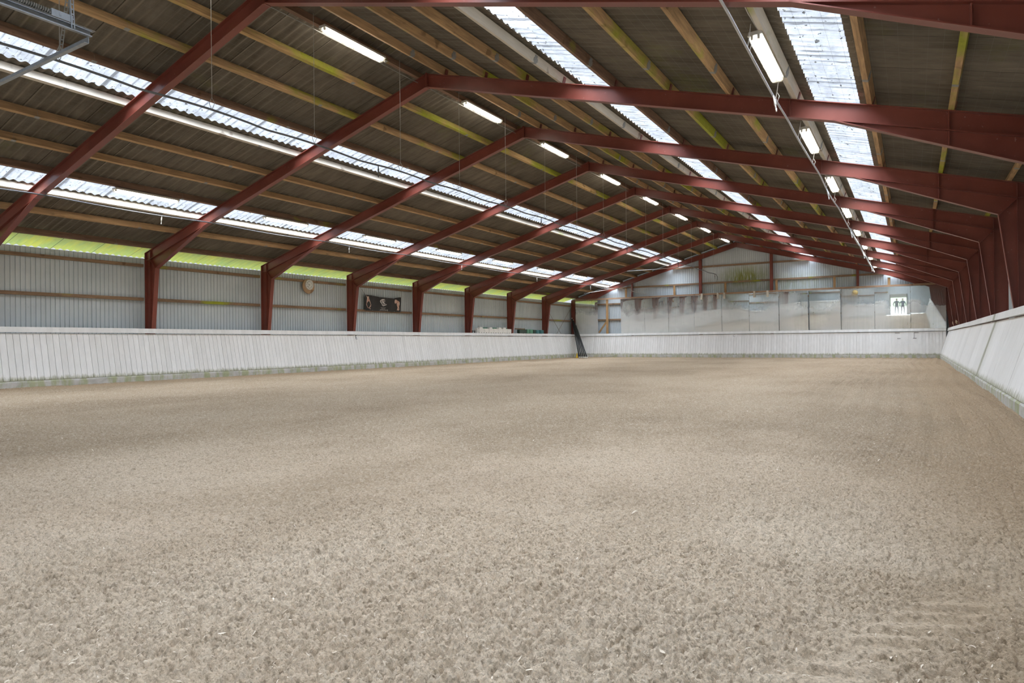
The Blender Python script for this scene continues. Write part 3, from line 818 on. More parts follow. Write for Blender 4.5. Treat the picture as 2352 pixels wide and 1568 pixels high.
# ------------------------------------------------------------------ fluorescent lamps
def lamp_proto(label):
    r = thing('strip_light', label, 'strip light', (0, 0, 0), 'fluorescent strip lights')
    mb = MB(); L = 1.58
    mb.prism([(-.075, 0), (-.085, -.045), (.085, -.045), (.075, 0)], 1, -L / 2, L / 2); mb.build('housing', M['fixture'], r)
    for s in (-1, 1):
        mb = MB(); mb.tube([(s * .038, -L / 2 + .05, -.068), (s * .038, L / 2 - .05, -.068)], .0135, 10)
        mb.build('fluorescent_tube', M['tube'], r, smooth=True)
    mb = MB()
    for s in (-1, 1):
        for e in (-1, 1): mb.box((s * .038, e * (L / 2 - .03), -.066), (.026, .035, .04))
    mb.build('tube_holder', M['fixture'], r)
    mb = MB(); prof = [(-.083, -.046), (-.078, -.085), (-.055, -.105), (.055, -.105), (.078, -.085), (.083, -.046)]
    vs = [(x, y, z) for y in (-L / 2, L / 2) for x, z in prof]; n_ = len(prof)
    mb.add(vs, [(i, i + 1, i + 1 + n_, i + n_) for i in range(n_ - 1)] + [tuple(range(n_)), tuple(range(2 * n_ - 1, n_ - 1, -1))])
    mb.build('diffuser', M['diffuser'], r)
    return r
lp = None
for line, x, zt, yy in (('ridge', -8.93, 6.712, [0.8, 4.92, 9.02, 13.36, 17.15, 21.3, 25.4, 29.5, 33.6, 37.7]),
                        ('left', -16.02, 4.765, [0.9, 5.0, 9.10, 13.29, 17.34, 21.4, 25.5, 29.6, 33.7, 37.75]),
                        ('right', -1.60, 4.775, [0.95, 5.04, 9.14, 13.35, 17.35, 21.4, 25.5, 29.6, 33.7, 37.8])):
    for i, y in enumerate(yy):
        lab = {'ridge': 'glowing twin tube strip light under the roof ridge, %s from the camera',
               'left': 'glowing twin tube strip light beside the lower left skylight, %s from the camera',
               'right': 'glowing twin tube strip light by the lower right skylight, %s from the camera'}[line] % ORD[max(i - 1, 1)]
        if i < 2: lab = 'strip light on the %s line, %s' % (line, ('outside the photo over the entrance end', 'outside the photo before the top-edge frame')[i])
        if lp is None: lp = lamp_proto(lab); lp.location = (x, y, zt); lpk = kids(lp)
        else: dup(lp, (x, y, zt), lab, lpk)
# power conduit along the ridge purlin
mb = MB(); pts = []
y = 1.5
while y < 39.7: pts.append((-9.085, y, 6.66 + rnd.uniform(-.006, .006))); y += .5
mb.tube(pts, .009, 5); tag(mb.build('power_cable', M['galv_dull'], smooth=True), 'thin power cable along the ridge purlin beside the strip lights', 'cable')
mb = MB(); pts = []
y = 5.0
while y < 39.0: pts.append((-1.60, y, 4.842 + .012 * math.sin(y * 3.1) + rnd.uniform(-.008, .008))); y += .27
mb.tube(pts, .007, 5); tag(mb.build('power_cable', M['tape'], smooth=True), 'wavy pale cable along the purlin beside the lower right skylight', 'cable')

# ------------------------------------------------------------------ sprinkler pipes
def sprinkler(root, x, y, z, m, lean=0.0, L=.24):
    mb = MB()
    mb.tube([(x, y, z), (x + lean * .3, y - lean * .5, z - L * .4), (x + lean * .6, y - lean, z - L)], [.009, .012, .008], 7)
    mb.tube([(x + lean * .28, y - lean * .45, z - L * .30), (x + lean * .42, y - lean * .7, z - L * .62)], [.014, .017], 8)
    mb.tube([(x + lean * .55, y - lean * .9, z - L * .84), (x + lean * .6, y - lean, z - L * 1.0)], [.012, .009], 8)
    o = Vector((x, y, z)); mb.build('sprinkler', m, root, smooth=True, origin=o, loc=o - root.location)
# centre pipe hung on wires from the ridge
z0 = 4.50; r = thing('sprinkler_pipe', 'dark sprinkler pipe hung on wires below the roof ridge', 'sprinkler pipe', (XM, 2.2, z0))
wy = [3.95, 5.98, 7.93, 10.17, 12.2, 14.2, 16.3, 18.35, 20.4, 22.45, 24.5, 26.55, 28.6, 30.65, 32.7, 34.7]
pts = []
ys = np.arange(2.2, 35.4, .34)
for y in ys:
    j = min(range(len(wy)), key=lambda q: abs(wy[q] - y)); d = abs(wy[j] - y); pts.append((XM, y, z0 - .035 * min(1, d / 1.0) ** 2 + .008 * math.sin(y * 1.3)))
mb = MB(); mb.tube(pts, .017, 8); mb.tube([pts[-1], (XM, 35.45, z0 - .1), (XM, 35.45, z0 - .28)], .014, 7)
mb.build('pipe', M['pipe_dark'], r, smooth=True, origin=r.location)
for y in wy:
    mb = MB(); zt = TOP - .02 if abs(((y - Y1) / BAY) - round((y - Y1) / BAY)) > .04 else TOP - RD
    mb.tube([(XM, y, z0), (XM - .035, y - .02, z0 + .10), (XM, y, z0 + .19), (XM, y, zt)], .0045, 5)
    mb.tube([(XM, y, z0), (XM + .035, y + .02, z0 + .10), (XM, y, z0 + .19)], .004, 5)
    o = Vector((XM, y, z0)); mb.build('hanger_wire', M['wire'], r, origin=o, loc=o - r.location)
for y in (9.52, 16.06, 22.5, 28.6, 34.9): sprinkler(r, XM, y, z0 - .01, M['pipe_dark'])
# far cross supply
mb = MB(); mb.tube([(XM, 30.2, z0 - .01), (-10.4, 30.6, z0 - .02), (-12.1, 30.9, z0 + .02)], .014, 7)
o = Vector((XM, 30.2, z0)); mb.build('branch_pipe', M['pipe_light'], r, smooth=True, origin=o, loc=o - r.location)
# left and right pipes strapped under the rafters
for x, z, lab, m, side in ((-16.25, 4.345, 'dark sprinkler pipe strapped under the left rafters below the lower skylight', 'pipe_dark', -1),
                           (-1.63, 4.455, 'pale sprinkler pipe hung under the right rafters beside the strip lights', 'pipe_light', 1)):
    r = thing('sprinkler_pipe', lab, 'sprinkler pipe', (x, 2.2, z)); pts = []
    for y in np.arange(2.2, 38.4, .41):
        t = ((y - Y1) / BAY) % 1; sag = .045 * (1 - (2 * t - 1) ** 2)
        pts.append((x + .008 * math.sin(y), y, z - sag + .02))
    mb = MB(); mb.tube(pts, .0155, 8); mb.build('pipe', M[m], r, smooth=True, origin=r.location)
    if side == 1:   # white tape wound round the far half
        mb = MB(); tp = []
        for i in range(420):
            y = 23 + i * .036; t = ((y - Y1) / BAY) % 1; sag = .045 * (1 - (2 * t - 1) ** 2); a = i * .9
            tp.append((x + .026 * math.cos(a), y, z - sag + .02 + .026 * math.sin(a)))
        mb.tube(tp, .006, 4); mb.build('tape_wrap', M['tape'], r, smooth=True, origin=r.location)
    for k in range(0, 8):
        y = YK(k)
        mb = MB()
        if side == 1:
            for dy in (-2.84, -.92):
                yy = y + dy
                mb.tube([(x, yy, z), (x - .03, yy + .03, z + .07), (x - .01, yy + .02, z + .15), (x + .02, yy, ztop(x) - .0)], .006, 5)
                mb.tube([(x, yy, z), (x + .03, yy - .03, z + .07), (x - .01, yy + .02, z + .15)], .005, 5)
        else:
            mb.tube([(x - .03, y + .065, z + .015), (x, y + .065, z - .008), (x + .03, y + .065, z + .02), (x + .02, y + .065, z + .09)], .006, 5)
        o = Vector((x, y, z)); mb.build('pipe_hanger', M['tape'] if side == 1 else M['pipe_dark'], r, smooth=True, origin=o, loc=o - r.location)
    for y in ([9.6, 16.1, 22.6, 29.1, 35.6] if side < 0 else [9.72, 16.4, 23.05, 29.2, 34.9]):
        sprinkler(r, x, y, z - .02, M['tape'], .10 if side > 0 else .03, .27 if side > 0 else .22)
# loose supply hoses in the far left corner
mb = MB(); mb.tube([(-16.19, 37.5, 4.31), (-15.3, 38.3, 4.28), (-14.6, 39.2, 4.05), (-14.2, 39.5, 3.98)], .012, 6); mb.tube([(-17.3, 36.9, 4.0), (-16.2, 37.6, 4.2), (-15.2, 38.6, 4.42)], .012, 6)
tag(mb.build('supply_hose', M['tape'], smooth=True), 'pale thin hoses crossing below the farthest left strip light', 'hose')

# ------------------------------------------------------------------ overhead door track, top left
tx, ty1, tz = -7.5, 3.67, 4.375
r = thing('overhead_door_track', 'galvanised overhead door track hanging at the top left corner', 'door track', (tx, ty1, tz))
def part(name, mb, m, smooth=False): return mb.build(name, m, r, smooth=smooth, origin=r.location)
mb = MB(); c_ = [(-.022, -.032), (-.022, .032), (.022, .032), (.022, .022), (.018, .022), (.018, .028), (-.018, .028), (-.018, -.028), (.018, -.028), (.018, -.022), (.022, -.022), (.022, -.032)]
vs = [(tx + x, y, tz + z) for y in (-1.2, ty1) for x, z in c_]; n_ = len(c_)
mb.add(vs, [(i, (i + 1) % n_, (i + 1) % n_ + n_, i + n_) for i in range(n_)]); part('rail', mb, M['galv'])
mb = MB(); mb.box((tx, (ty1 - 1.2) / 2 + .03, tz + .036), (.06, ty1 + 1.2, .005)); part('rail_lip', mb, M['galv_dull'])
mb = MB(); mb.tube([(tx - .01, y, tz + .052 + .004 * math.sin(y * 17)) for y in np.arange(-1, 3.6, .12)], .004, 5); part('cable', mb, M['rod'], True)
mb = MB(); hp = []
for i in range(20 * 12):
    a = i / 12 * 2 * math.pi; hp.append((tx + .004 + .022 * math.cos(a), 2.85 + i / 240 * .42, tz + .078 + .022 * math.sin(a)))
mb.tube(hp, .0075, 5); mb.tube([(tx + .004, 2.85, tz + .078), (tx + .004, 3.3, tz + .078)], .014, 8); part('spring_buffer', mb, M['galv_dull'], True)
mb = MB(); mb.box((tx + .0, 3.38, tz + .075), (.05, .20, .075)); mb.box((tx + .026, 3.36, tz + .08), (.004, .02, .03)); part('bracket', mb, M['galv'])
def perforated(mb, p, q, w=.035, t=.004, nrm=(1, 0, 0), other=(0, 1, 0)):
    p, q = Vector(p), Vector(q); d = (q - p); L = d.length; d.normalize(); s_ = Vector(other); s_ = (s_ - d * s_.dot(d)).normalized(); nv = d.cross(s_)
    R = Matrix((s_, nv, d)).transposed()
    n_ = int(L / .05)
    for i in range(n_):          # rungs between punched slots
        c = p + d * ((i + .5) * L / n_)
        mb.box(c + d * .019, (w * .9, t * .7, .014), R); mb.box(c + s_ * w * .37, (w * .26, t, L / n_), R); mb.box(c - s_ * w * .37, (w * .26, t, L / n_), R)
    mb.box((p + q) / 2 - s_ * w * .5 + nv * w * .4, (t, w * .8, L), R)
mb = MB(); perforated(mb, (tx + .03, 3.48, tz - .02), (tx + .03, 3.40, ztop(tx) - .02)); part('hanger_angle', mb, M['galv'])
mb = MB(); perforated(mb, (-8.16, 3.665, 4.33), (-7.62, 3.70, 6.40), other=(.6, .8, 0)); part('brace_angle', mb, M['galv_dull'])
mb = MB(); cx = -11.4
mb.box(((tx + cx) / 2, 3.645, 4.305), (tx - cx, .004, .075)); mb.box(((tx + cx) / 2, 3.622, 4.268), (tx - cx, .045, .004)); part('cross_bar', mb, M['galv'])
mb = MB(); mb.box((tx - .30, 3.6485, 4.31), (.22, .003, .05)); part('sticker', mb, plain('cream_sticker', (.60, .52, .42), .6, 0, .05))
mb = MB(); perforated(mb, (cx, 3.64, 4.30), (cx, 3.62, ztop(cx) - .02)); part('hanger_angle', mb, M['galv'])

# ------------------------------------------------------------------ clock and banner
cl = thing('wall_clock', 'white round clock on a wooden disc high on the left wall', 'clock', (-19.575, 17.23, 3.232))
RX = Matrix.Rotation(math.pi / 2, 3, 'Y')      # local z -> +x
mb = MB(); mb.lathe([(.272, 0), (.284, .006), (.284, .036), (.272, .042)], 48, (0, 0, 0), RX); mb.build('backing_disc', M['disc_wood'], cl, auto=.6)
oc = (0, .008, .052)
mb = MB(); mb.lathe([(.190, .042), (.196, .05), (.196, .075), (.186, .09), (.172, .088), (.168, .074)], 48, oc, RX); mb.build('case', M['clock_rim'], cl, auto=.6)
mb = MB(); mb.lathe([(.170, .070), (.170, .0765)], 48, oc, RX); dial = mb.build('dial', M['dial'], cl)
def text_mesh(body, size, m, name, ext=.002):
    cu = bpy.data.curves.new(name, 'FONT'); cu.body = body; cu.size = size; cu.align_x = 'CENTER'; cu.align_y = 'CENTER'; cu.extrude = ext
    t = bpy.data.objects.new(name, cu); COL.objects.link(t)
    dg = bpy.context.evaluated_depsgraph_get(); me = bpy.data.meshes.new_from_object(t.evaluated_get(dg))
    bpy.data.objects.remove(t); bpy.data.curves.remove(cu); me.name = name; me.materials.clear(); me.materials.append(m); return me
mb = MB()
for h in range(1, 13):
    a = h * math.pi / 6; me = text_mesh(str(h), .058, M['letter'], 'n')
    y0, z0_ = math.sin(a) * .128, math.cos(a) * .128
    vs = [(.078 + v.co.z, oc[1] + y0 + v.co.x, oc[2] + z0_ + v.co.y) for v in me.vertices]
    mb.add(vs, [tuple(p.vertices) for p in me.polygons]); bpy.data.meshes.remove(me)
mb.build('numerals', M['letter'], cl)
for nm, ang, L, w in (('minute_hand', 37 * 6, .125, .009), ('hour_hand', 288.5, .08, .013)):
    a = math.radians(ang); mb = MB()
    mb.box((.084, oc[1] + math.sin(a) * L * .42, oc[2] + math.cos(a) * L * .42), (.003, w, L), Matrix.Rotation(-a, 3, 'X')); mb.build(nm, M['letter'], cl)

bn = thing('hanging_banner', 'black banner with white monogram hanging on the left wall', 'banner', (-19.575, 21.37, 2.42))
BY0, BY1, BZ0, BZ1 = 20.23, 22.49, 2.425, 3.085
def bpt(u, v, off=0):
    """point on the banner cloth, u along, v up"""
    sag = -.045 * math.sin(math.pi * u) * v - .05 * max(0, 1 - abs(u - .78) / .2) * v + .015 * math.sin(u * 9) * v
    x = -19.545 + .018 * math.sin(u * 11 + v * 2) + .012 * math.sin(u * 23 - v * 3) + off
    return Vector((x, BY0 + (BY1 - BY0) * u + .02 * (1 - v) * (u - .5), BZ0 + (BZ1 - BZ0) * v + sag))
mb = MB(); nu, nv_ = 40, 12
vs = [bpt(i / nu, j / nv_) for j in range(nv_ + 1) for i in range(nu + 1)]
vs += [v - Vector((.004, 0, 0)) for v in vs]; K = (nu + 1) * (nv_ + 1)
q = [(j * (nu + 1) + i, j * (nu + 1) + i + 1, (j + 1) * (nu + 1) + i + 1, (j + 1) * (nu + 1) + i) for j in range(nv_) for i in range(nu)]
mb.add(vs, q + [tuple(k + K for k in f[::-1]) for f in q]); mb.build('cloth', M['banner'], bn, smooth=True, origin=bn.location)
def bpx(px, py):   # drawing coordinates of the cloth artwork -> cloth u, v
    u = (px - 662) / 945.; top = 292 + 65 * u; bot = 700 + 40 * u
    return u, 1 - (py - top) / (bot - top)
def patch(poly, off=.003):
    """filled artwork patch following the cloth"""
    m_ = MB(); pts = [bpx(*p) for p in poly]; cu = sum(p[0] for p in pts) / len(pts); cv = sum(p[1] for p in pts) / len(pts)
    bm = bmesh.new(); vv = [bm.verts.new((p[0], p[1], 0)) for p in pts]; bm.faces.new(vv); bmesh.ops.triangulate(bm, faces=bm.faces)
    m_.add([bpt(v.co.x, v.co.y, off) for v in bm.verts], [tuple(v.index for v in f.verts) for f in (bm.verts.index_update() or bm.faces)]); bm.free(); return m_
patch([(690, 312), (705, 318), (722, 345), (745, 330), (760, 340), (760, 385), (772, 430), (790, 500), (806, 545), (800, 600), (778, 600), (770, 632), (790, 645), (780, 680), (772, 650), (750, 640), (728, 640), (705, 605), (692, 545), (703, 440), (714, 372)]).build('printed_figure', M['print_pink'], bn, origin=bn.location)
patch([(1452, 400), (1468, 392), (1490, 398), (1520, 430), (1552, 455), (1570, 490), (1566, 545), (1552, 600), (1560, 668), (1540, 690), (1525, 705), (1512, 680), (1485, 690), (1500, 655), (1512, 610), (1500, 560), (1494, 500), (1478, 478), (1466, 512), (1450, 490), (1440, 450)]).build('printed_figure', M['print_pink'], bn, origin=bn.location)
def ribbon(m_, pts, w, off=.004):
    P_ = []
    for i in range(len(pts) - 1):
        for t in (0, .25, .5, .75): P_.append((pts[i][0] + (pts[i + 1][0] - pts[i][0]) * t, pts[i][1] + (pts[i + 1][1] - pts[i][1]) * t))
    P_.append(pts[-1]); ws = w if hasattr(w, '__len__') else [w] * 2; vs = []
    for i, p in enumerate(P_):
        a, b = P_[max(i - 1, 0)], P_[min(i + 1, len(P_) - 1)]; d = Vector((b[0] - a[0], b[1] - a[1])); d.normalize()
        t = i / (len(P_) - 1); ww = ws[0] * (1 - t) + ws[1] * t
        for s_ in (-1, 1): vs.append(bpt(*bpx(p[0] - d.y * s_ * ww / 2, p[1] + d.x * s_ * ww / 2), off))
    m_.add(vs, [(2 * i, 2 * i + 1, 2 * i + 3, 2 * i + 2) for i in range(len(P_) - 1)])
cv = lambda p: (952 + p[0] * .3213, 280 + p[1] * .3213)      # emblem artwork -> cloth artwork
em = MB()
ribbon(em, [cv(p) for p in [(560, 315), (490, 390), (462, 480), (505, 560), (590, 610), (665, 680), (688, 755), (655, 835), (580, 880), (505, 855), (462, 800), (455, 740)]], 15)
ribbon(em, [cv(p) for p in [(600, 290), (570, 315), (440, 318), (335, 395), (295, 490), (335, 590), (420, 680), (450, 745)]], 14)
ribbon(em, [cv(p) for p in [(540, 335), (440, 355), (385, 430), (390, 500), (440, 590), (520, 640)]], 9)
ribbon(em, [cv(p) for p in [(590, 295), (630, 370), (655, 450), (680, 520)]], [13, 5])
ribbon(em, [cv(p) for p in [(530, 470), (585, 470), (572, 560), (575, 700), (570, 820)]], 12)
ribbon(em, [cv(p) for p in [(600, 850), (660, 830), (740, 825), (775, 790), (795, 730)]], [8, 13])
em.build('monogram', M['print_white'], bn, origin=bn.location)
def banner_text(body, cx, cy, size, sx=1.0):
    me = text_mesh(body, 1.0, M['print_white'], 't', 0); m_ = MB()
    m_.add([bpt(*bpx(cx + v.co.x * size * sx, cy - v.co.y * size + (v.co.x * size * sx) * .05), .004) for v in me.vertices], [tuple(p.vertices) for p in me.polygons]); bpy.data.meshes.remove(me)
    return m_
banner_text('NYHOLM', 1141, 683, 44, 1.05).build('lettering', M['print_white'], bn, origin=bn.location)
ln = MB()
for a_, b_, y_ in ((1070, 1196, 617), (1090, 1182, 645)):
    n_ = 8 if y_ < 630 else 6
    for i in range(n_):
        xa = a_ + (b_ - a_) * i / n_; wd = (b_ - a_) / n_ * .62
        ribbon(ln, [(xa, y_ - 6), (xa, y_ + 6)], 4); ribbon(ln, [(xa, y_ + (3 if i % 2 else -3)), (xa + wd, y_ + (3 if i % 2 else -3))], 4)
ln.build('small_print', M['print_white'], bn, origin=bn.location)
gm = MB()
for u in (.01, .2, .4, .6, .8, .99):
    for v in (.03, .97): gm.lathe([(.012, 0), (.012, .003)], 8, bpt(u, v, .002), RX)
gm.build('eyelet', M['galv'], bn, origin=bn.location)
wr = MB(); wr.tube([bpt(.0, 1), (-19.55, 19.95, 3.40)], .005, 5); wr.tube([bpt(1, 1), (-19.55, 22.5, 3.40)], .004, 5); wr.build('hanging_cord', M['rod'], bn, origin=bn.location)

# ------------------------------------------------------------------ arena letters on the kick walls
def letter(ch, size, m, origin, X, Yv, label, plate=None):
    r_ = thing('arena_letter', label, 'letter marker', origin)
    R = Matrix((X, Yv, Vector(X).cross(Vector(Yv)))).transposed()
    if plate:
        mb = MB(); mb.box((0, 0, 0), (plate[0], plate[1], .006), R); mb.build('plate', M['plate'], r_)
    me = text_mesh(ch, size, m, 'letter', .0015)
    for v in me.vertices: v.co = R @ (v.co + Vector((0, 0, .005)))
    o = bpy.data.objects.new('letter', me); COL.objects.link(o); o.parent = r_
    return r_
lv = Vector((HX_L - FX_L, 0, 1.21)).normalized()
kx = lambda z: FX_L + (HX_L - FX_L) * (z - .19) / 1.21
letter('E', .24, M['letter'], (kx(1.285) + .006, 19.32, 1.285), (0, 1, 0), lv, 'black letter E on the left kick wall below the red column', (.22, .2))
letter('H', .13, M['letter_grey'], (kx(1.285) + .006, 33.7, 1.285), (0, 1, 0), lv, 'small grey letter H on the far part of the left kick wall', (.2, .18))
fv = Vector((0, .24, 1.21)).normalized()
letter('C', .19, M['letter_grey'], (-8.90, fl(1.285) - .006, 1.285), (1, 0, 0), fv, 'grey letter C in the middle of the far kick wall', (.36, .2))

# ------------------------------------------------------------------ jump blocks on the left rail
def block(name, label, y, w, h, d, m, lug=False, x=-19.32, z=1.536, group=None):
    r_ = thing(name, label, 'jump block', (x, y, z), group)
    mb = MB(); e = w / 2
    mb.prism([(-e, .03), (-e + .05, .03), (-e + .06, 0), (-.06, 0), (-.05, .03), (.05, .03), (.06, 0), (e - .06, 0), (e - .05, .03), (e, .03), (e - .006, h), (-e + .006, h)], 0, -d / 2, d / 2)
    mb.build('body', m, r_)
    mb = MB(); mb.box((d / 2 + .004, 0, h * .55), (.008, w * .72, h * .5)); mb.build('front_panel', m, r_)
    if lug:
        mb = MB(); mb.prism([(-.15, 0), (.15, 0), (.12, .075), (-.12, .075)], 0, -d / 2 + .02, d / 2 - .02)
        o = mb.build('lug', m, r_); o.location = (0, 0, h)
    return r_
yb = [28.46, 28.92, 29.38, 29.84, 30.30, 30.76, 31.22]
bl = ['first of the row, nearest the camera', 'second of the row', 'third of the row', 'middle of the row', 'fifth of the row', 'sixth of the row', 'last of the row']
for i, y in enumerate(yb):
    block('jump_block', 'white plastic jump block on the left rail, %s' % bl[i], y, .455, .235, .17, M['white_plastic'], i in (0, 2, 4, 5), group='white jump blocks on the left rail')
r_ = thing('jump_block', 'narrow white jump block standing end-on beside the white row', 'jump block', (-19.32, 28.12, 1.536))
mb = MB(); mb.box((0, 0, .11), (.17, .10, .22)); mb.box((0, 0, .235), (.12, .07, .03)); mb.build('body', M['white_plastic'], r_)
for i, (y0, y1) in enumerate(((28.8, 29.4), (29.7, 30.2), (30.5, 31.3))):
    mb = MB(); mb.box((-19.47, (y0 + y1) / 2, 1.536 + .15), (.09, y1 - y0, .30))
    tag(mb.build('green_block', M['green_plastic'], origin=(-19.47, (y0 + y1) / 2, 1.536)), 'green jump block behind the white row, %s' % ('near', 'middle', 'far')[i] , 'jump block', 'green blocks behind the white row')
mb = MB()
mb.box((-19.32, 27.72, 1.60), (.05, .05, .13)); mb.box((-19.32, 27.95, 1.60), (.05, .05, .13)); mb.tube([(-19.32, 27.66, 1.68), (-19.32, 27.8, 1.625), (-19.32, 27.98, 1.64)], .022, 8)
tag(mb.build('jump_cup', M['strap'], origin=(-19.32, 27.83, 1.536)), 'small dark jump cup bracket left of the white blocks', 'jump cup')
gl = [('dark_green', 32.75, .80, .225, 'dark green jump block leaning under the brown pole'), ('green_plastic', 33.36, .30, .24, 'bright green jump block, left of the pair'), ('green_plastic', 33.74, .36, .24, 'light green jump block, right of the pair'),
      ('dark_green', 34.12, .26, .225, 'dark green jump block between the light green and teal ones'), ('teal_plastic', 34.50, .36, .22, 'teal jump block, second from the far end'), ('teal_plastic', 35.02, .42, .22, 'teal jump block at the far end, by the seventh column')]
for m, y, w, h, lab in gl: block('jump_block', lab, y, w, h, .17, M[m], False, group='green jump blocks on the left rail')
mb = MB(); mb.tube([(-19.33, 32.0, 1.797), (-19.33, 33.1, 1.797)], .032, 10); tag(mb.build('jump_pole', M['girt'], smooth=True, origin=(-19.33, 32.0, 1.79)), 'short brown pole lying on the dark green block', 'pole')

# ------------------------------------------------------------------ poles and cones in the far left corner
tops = [(-19.46, 39.60, 2.595), (-19.36, 39.60, 2.47), (-19.26, 39.60, 2.27), (-19.16, 39.60, 2.09), (-19.06, 39.60, 1.83)]
feet = [(-17.97, 37.60), (-17.84, 37.60), (-17.71, 37.60), (-17.58, 37.60), (-17.45, 37.60)]
wd = ['leftmost', 'second from left', 'middle one', 'second from right', 'rightmost']
for i, (t, f) in enumerate(zip(tops, feet)):
    t = Vector(t); f = Vector((f[0], f[1], .02)); d = (t - f).normalized()
    r_ = thing('jump_pole', 'black jump pole leaning in the far left corner, foot %s' % wd[i], 'pole', f, 'black poles in the far corner')
    mb = MB(); mb.tube([Vector((0, 0, 0)), t - f], .038, 14); mb.build('pole', M['black'], r_, smooth=True)
    mb = MB(); mb.tube([-d * .012, d * .05], .041, 14); mb.build('end_cap', M['white_plastic'], r_, smooth=True)
    mb = MB(); mb.tube([(t - f) - d * .05, (t - f) + d * .012], .041, 14); mb.build('end_cap', M['white_plastic'] if i < 2 else M['black'], r_, smooth=True)
for x, y, m, lab in ((-18.28, 37.9, 'yellow', 'small yellow marker cone at the foot of the leaning poles'), (-18.30, 38.16, 'blue', 'small blue marker cone behind the leaning poles')):
    r_ = thing('marker_cone', lab, 'cone', (x, y, .0))
    mb = MB(); mb.lathe([(.10, 0), (.085, .012), (.022, .30), (.015, .305)], 20); mb.build('cone', M[m], r_, auto=.7)
    mb = MB(); mb.box((0, 0, .004), (.24, .24, .012)); mb.build('base', M[m], r_)

# timber offcuts stuck behind the right rail
for (p, q, lab) in (((1.66, 33.6, 1.66), (1.60, 34.6, 1.76), 'nearer short timber offcut poking above the right rail'), ((1.66, 36.2, 1.64), (1.60, 37.3, 1.76), 'farther short timber offcut poking above the right rail')):
    mb = MB(); p, q = Vector(p), Vector(q); d = q - p
    mb.box((p + q) / 2, (.04, d.length, .10), Matrix.Rotation(math.atan2(d.z, d.y), 3, 'X')); tag(mb.build('timber_offcut', M['girt'], origin=p), lab, 'timber offcut')

# ------------------------------------------------------------------ near end, seen only in the mirrors
mb = MB(); mb.box((-9.5, -1.70, 2.1), (4.2, .04, 4.2))
for i in range(1, 7): mb.box((-9.5, -1.678, i * .6), (4.2, .006, .02))
struct(mb.build('door_1', plain('pale_door_panel', (.55, .58, .60), .5, 0, .05)))
for x in (DX0 - .04, DX1 + .04):
    mb = MB(); mb.box((x, -1.70, DZ / 2), (.08, .10, DZ)); struct(mb.build('door_%d' % (2 if x < -1.5 else 3), M['galv_dull']))
for z in (2.45, 3.45):
    mb = MB(); mb.box((-10.8, -1.69, z), (17.2, .085, .10)); tag(mb.build('wall_rail', M['girt'], origin=(-10.8, -1.69, z)), 'timber rail across the near end wall, %s row' % ('lower' if z < 3 else 'upper'), 'wall rail')
r_ = thing('gate_leaf', 'white boarded gate leaf swung open beside the doorway, seen in the mirror', 'gate', (.15, -.95, 0))
mb = MB(); mb.box((0, 0, .78), (1.1, .04, 1.35), Matrix.Rotation(.16, 3, 'Y')); mb.build('panel', M['cloth_white'], r_)
mb = MB(); mb.box((0, .03, 1.44), (1.15, .03, .10), Matrix.Rotation(.16, 3, 'Y')); mb.box((0, .03, .75), (1.5, .03, .08), Matrix.Rotation(.9, 3, 'Y')); mb.build('frame', M['cloth_white'], r_)
mb = MB(); mb.box((-.5, .0, .10), (.06, .06, .24)); mb.box((.5, .0, .10), (.06, .06, .24)); mb.build('foot', M['strap'], r_)
bm = bmesh.new(); bmesh.ops.create_uvsphere(bm, u_segments=32, v_segments=20, radius=.32); me = bpy.data.meshes.new('ball'); bm.to_mesh(me); bm.free()
me.materials.append(M['ball']); me.polygons.foreach_set('use_smooth', [True] * len(me.polygons)); o = bpy.data.objects.new('exercise_ball', me); COL.objects.link(o); o.location = (-6.3, -1.38, 2.78)
tag(o, 'big yellow ball high on the near wall, seen in the mirror', 'ball')

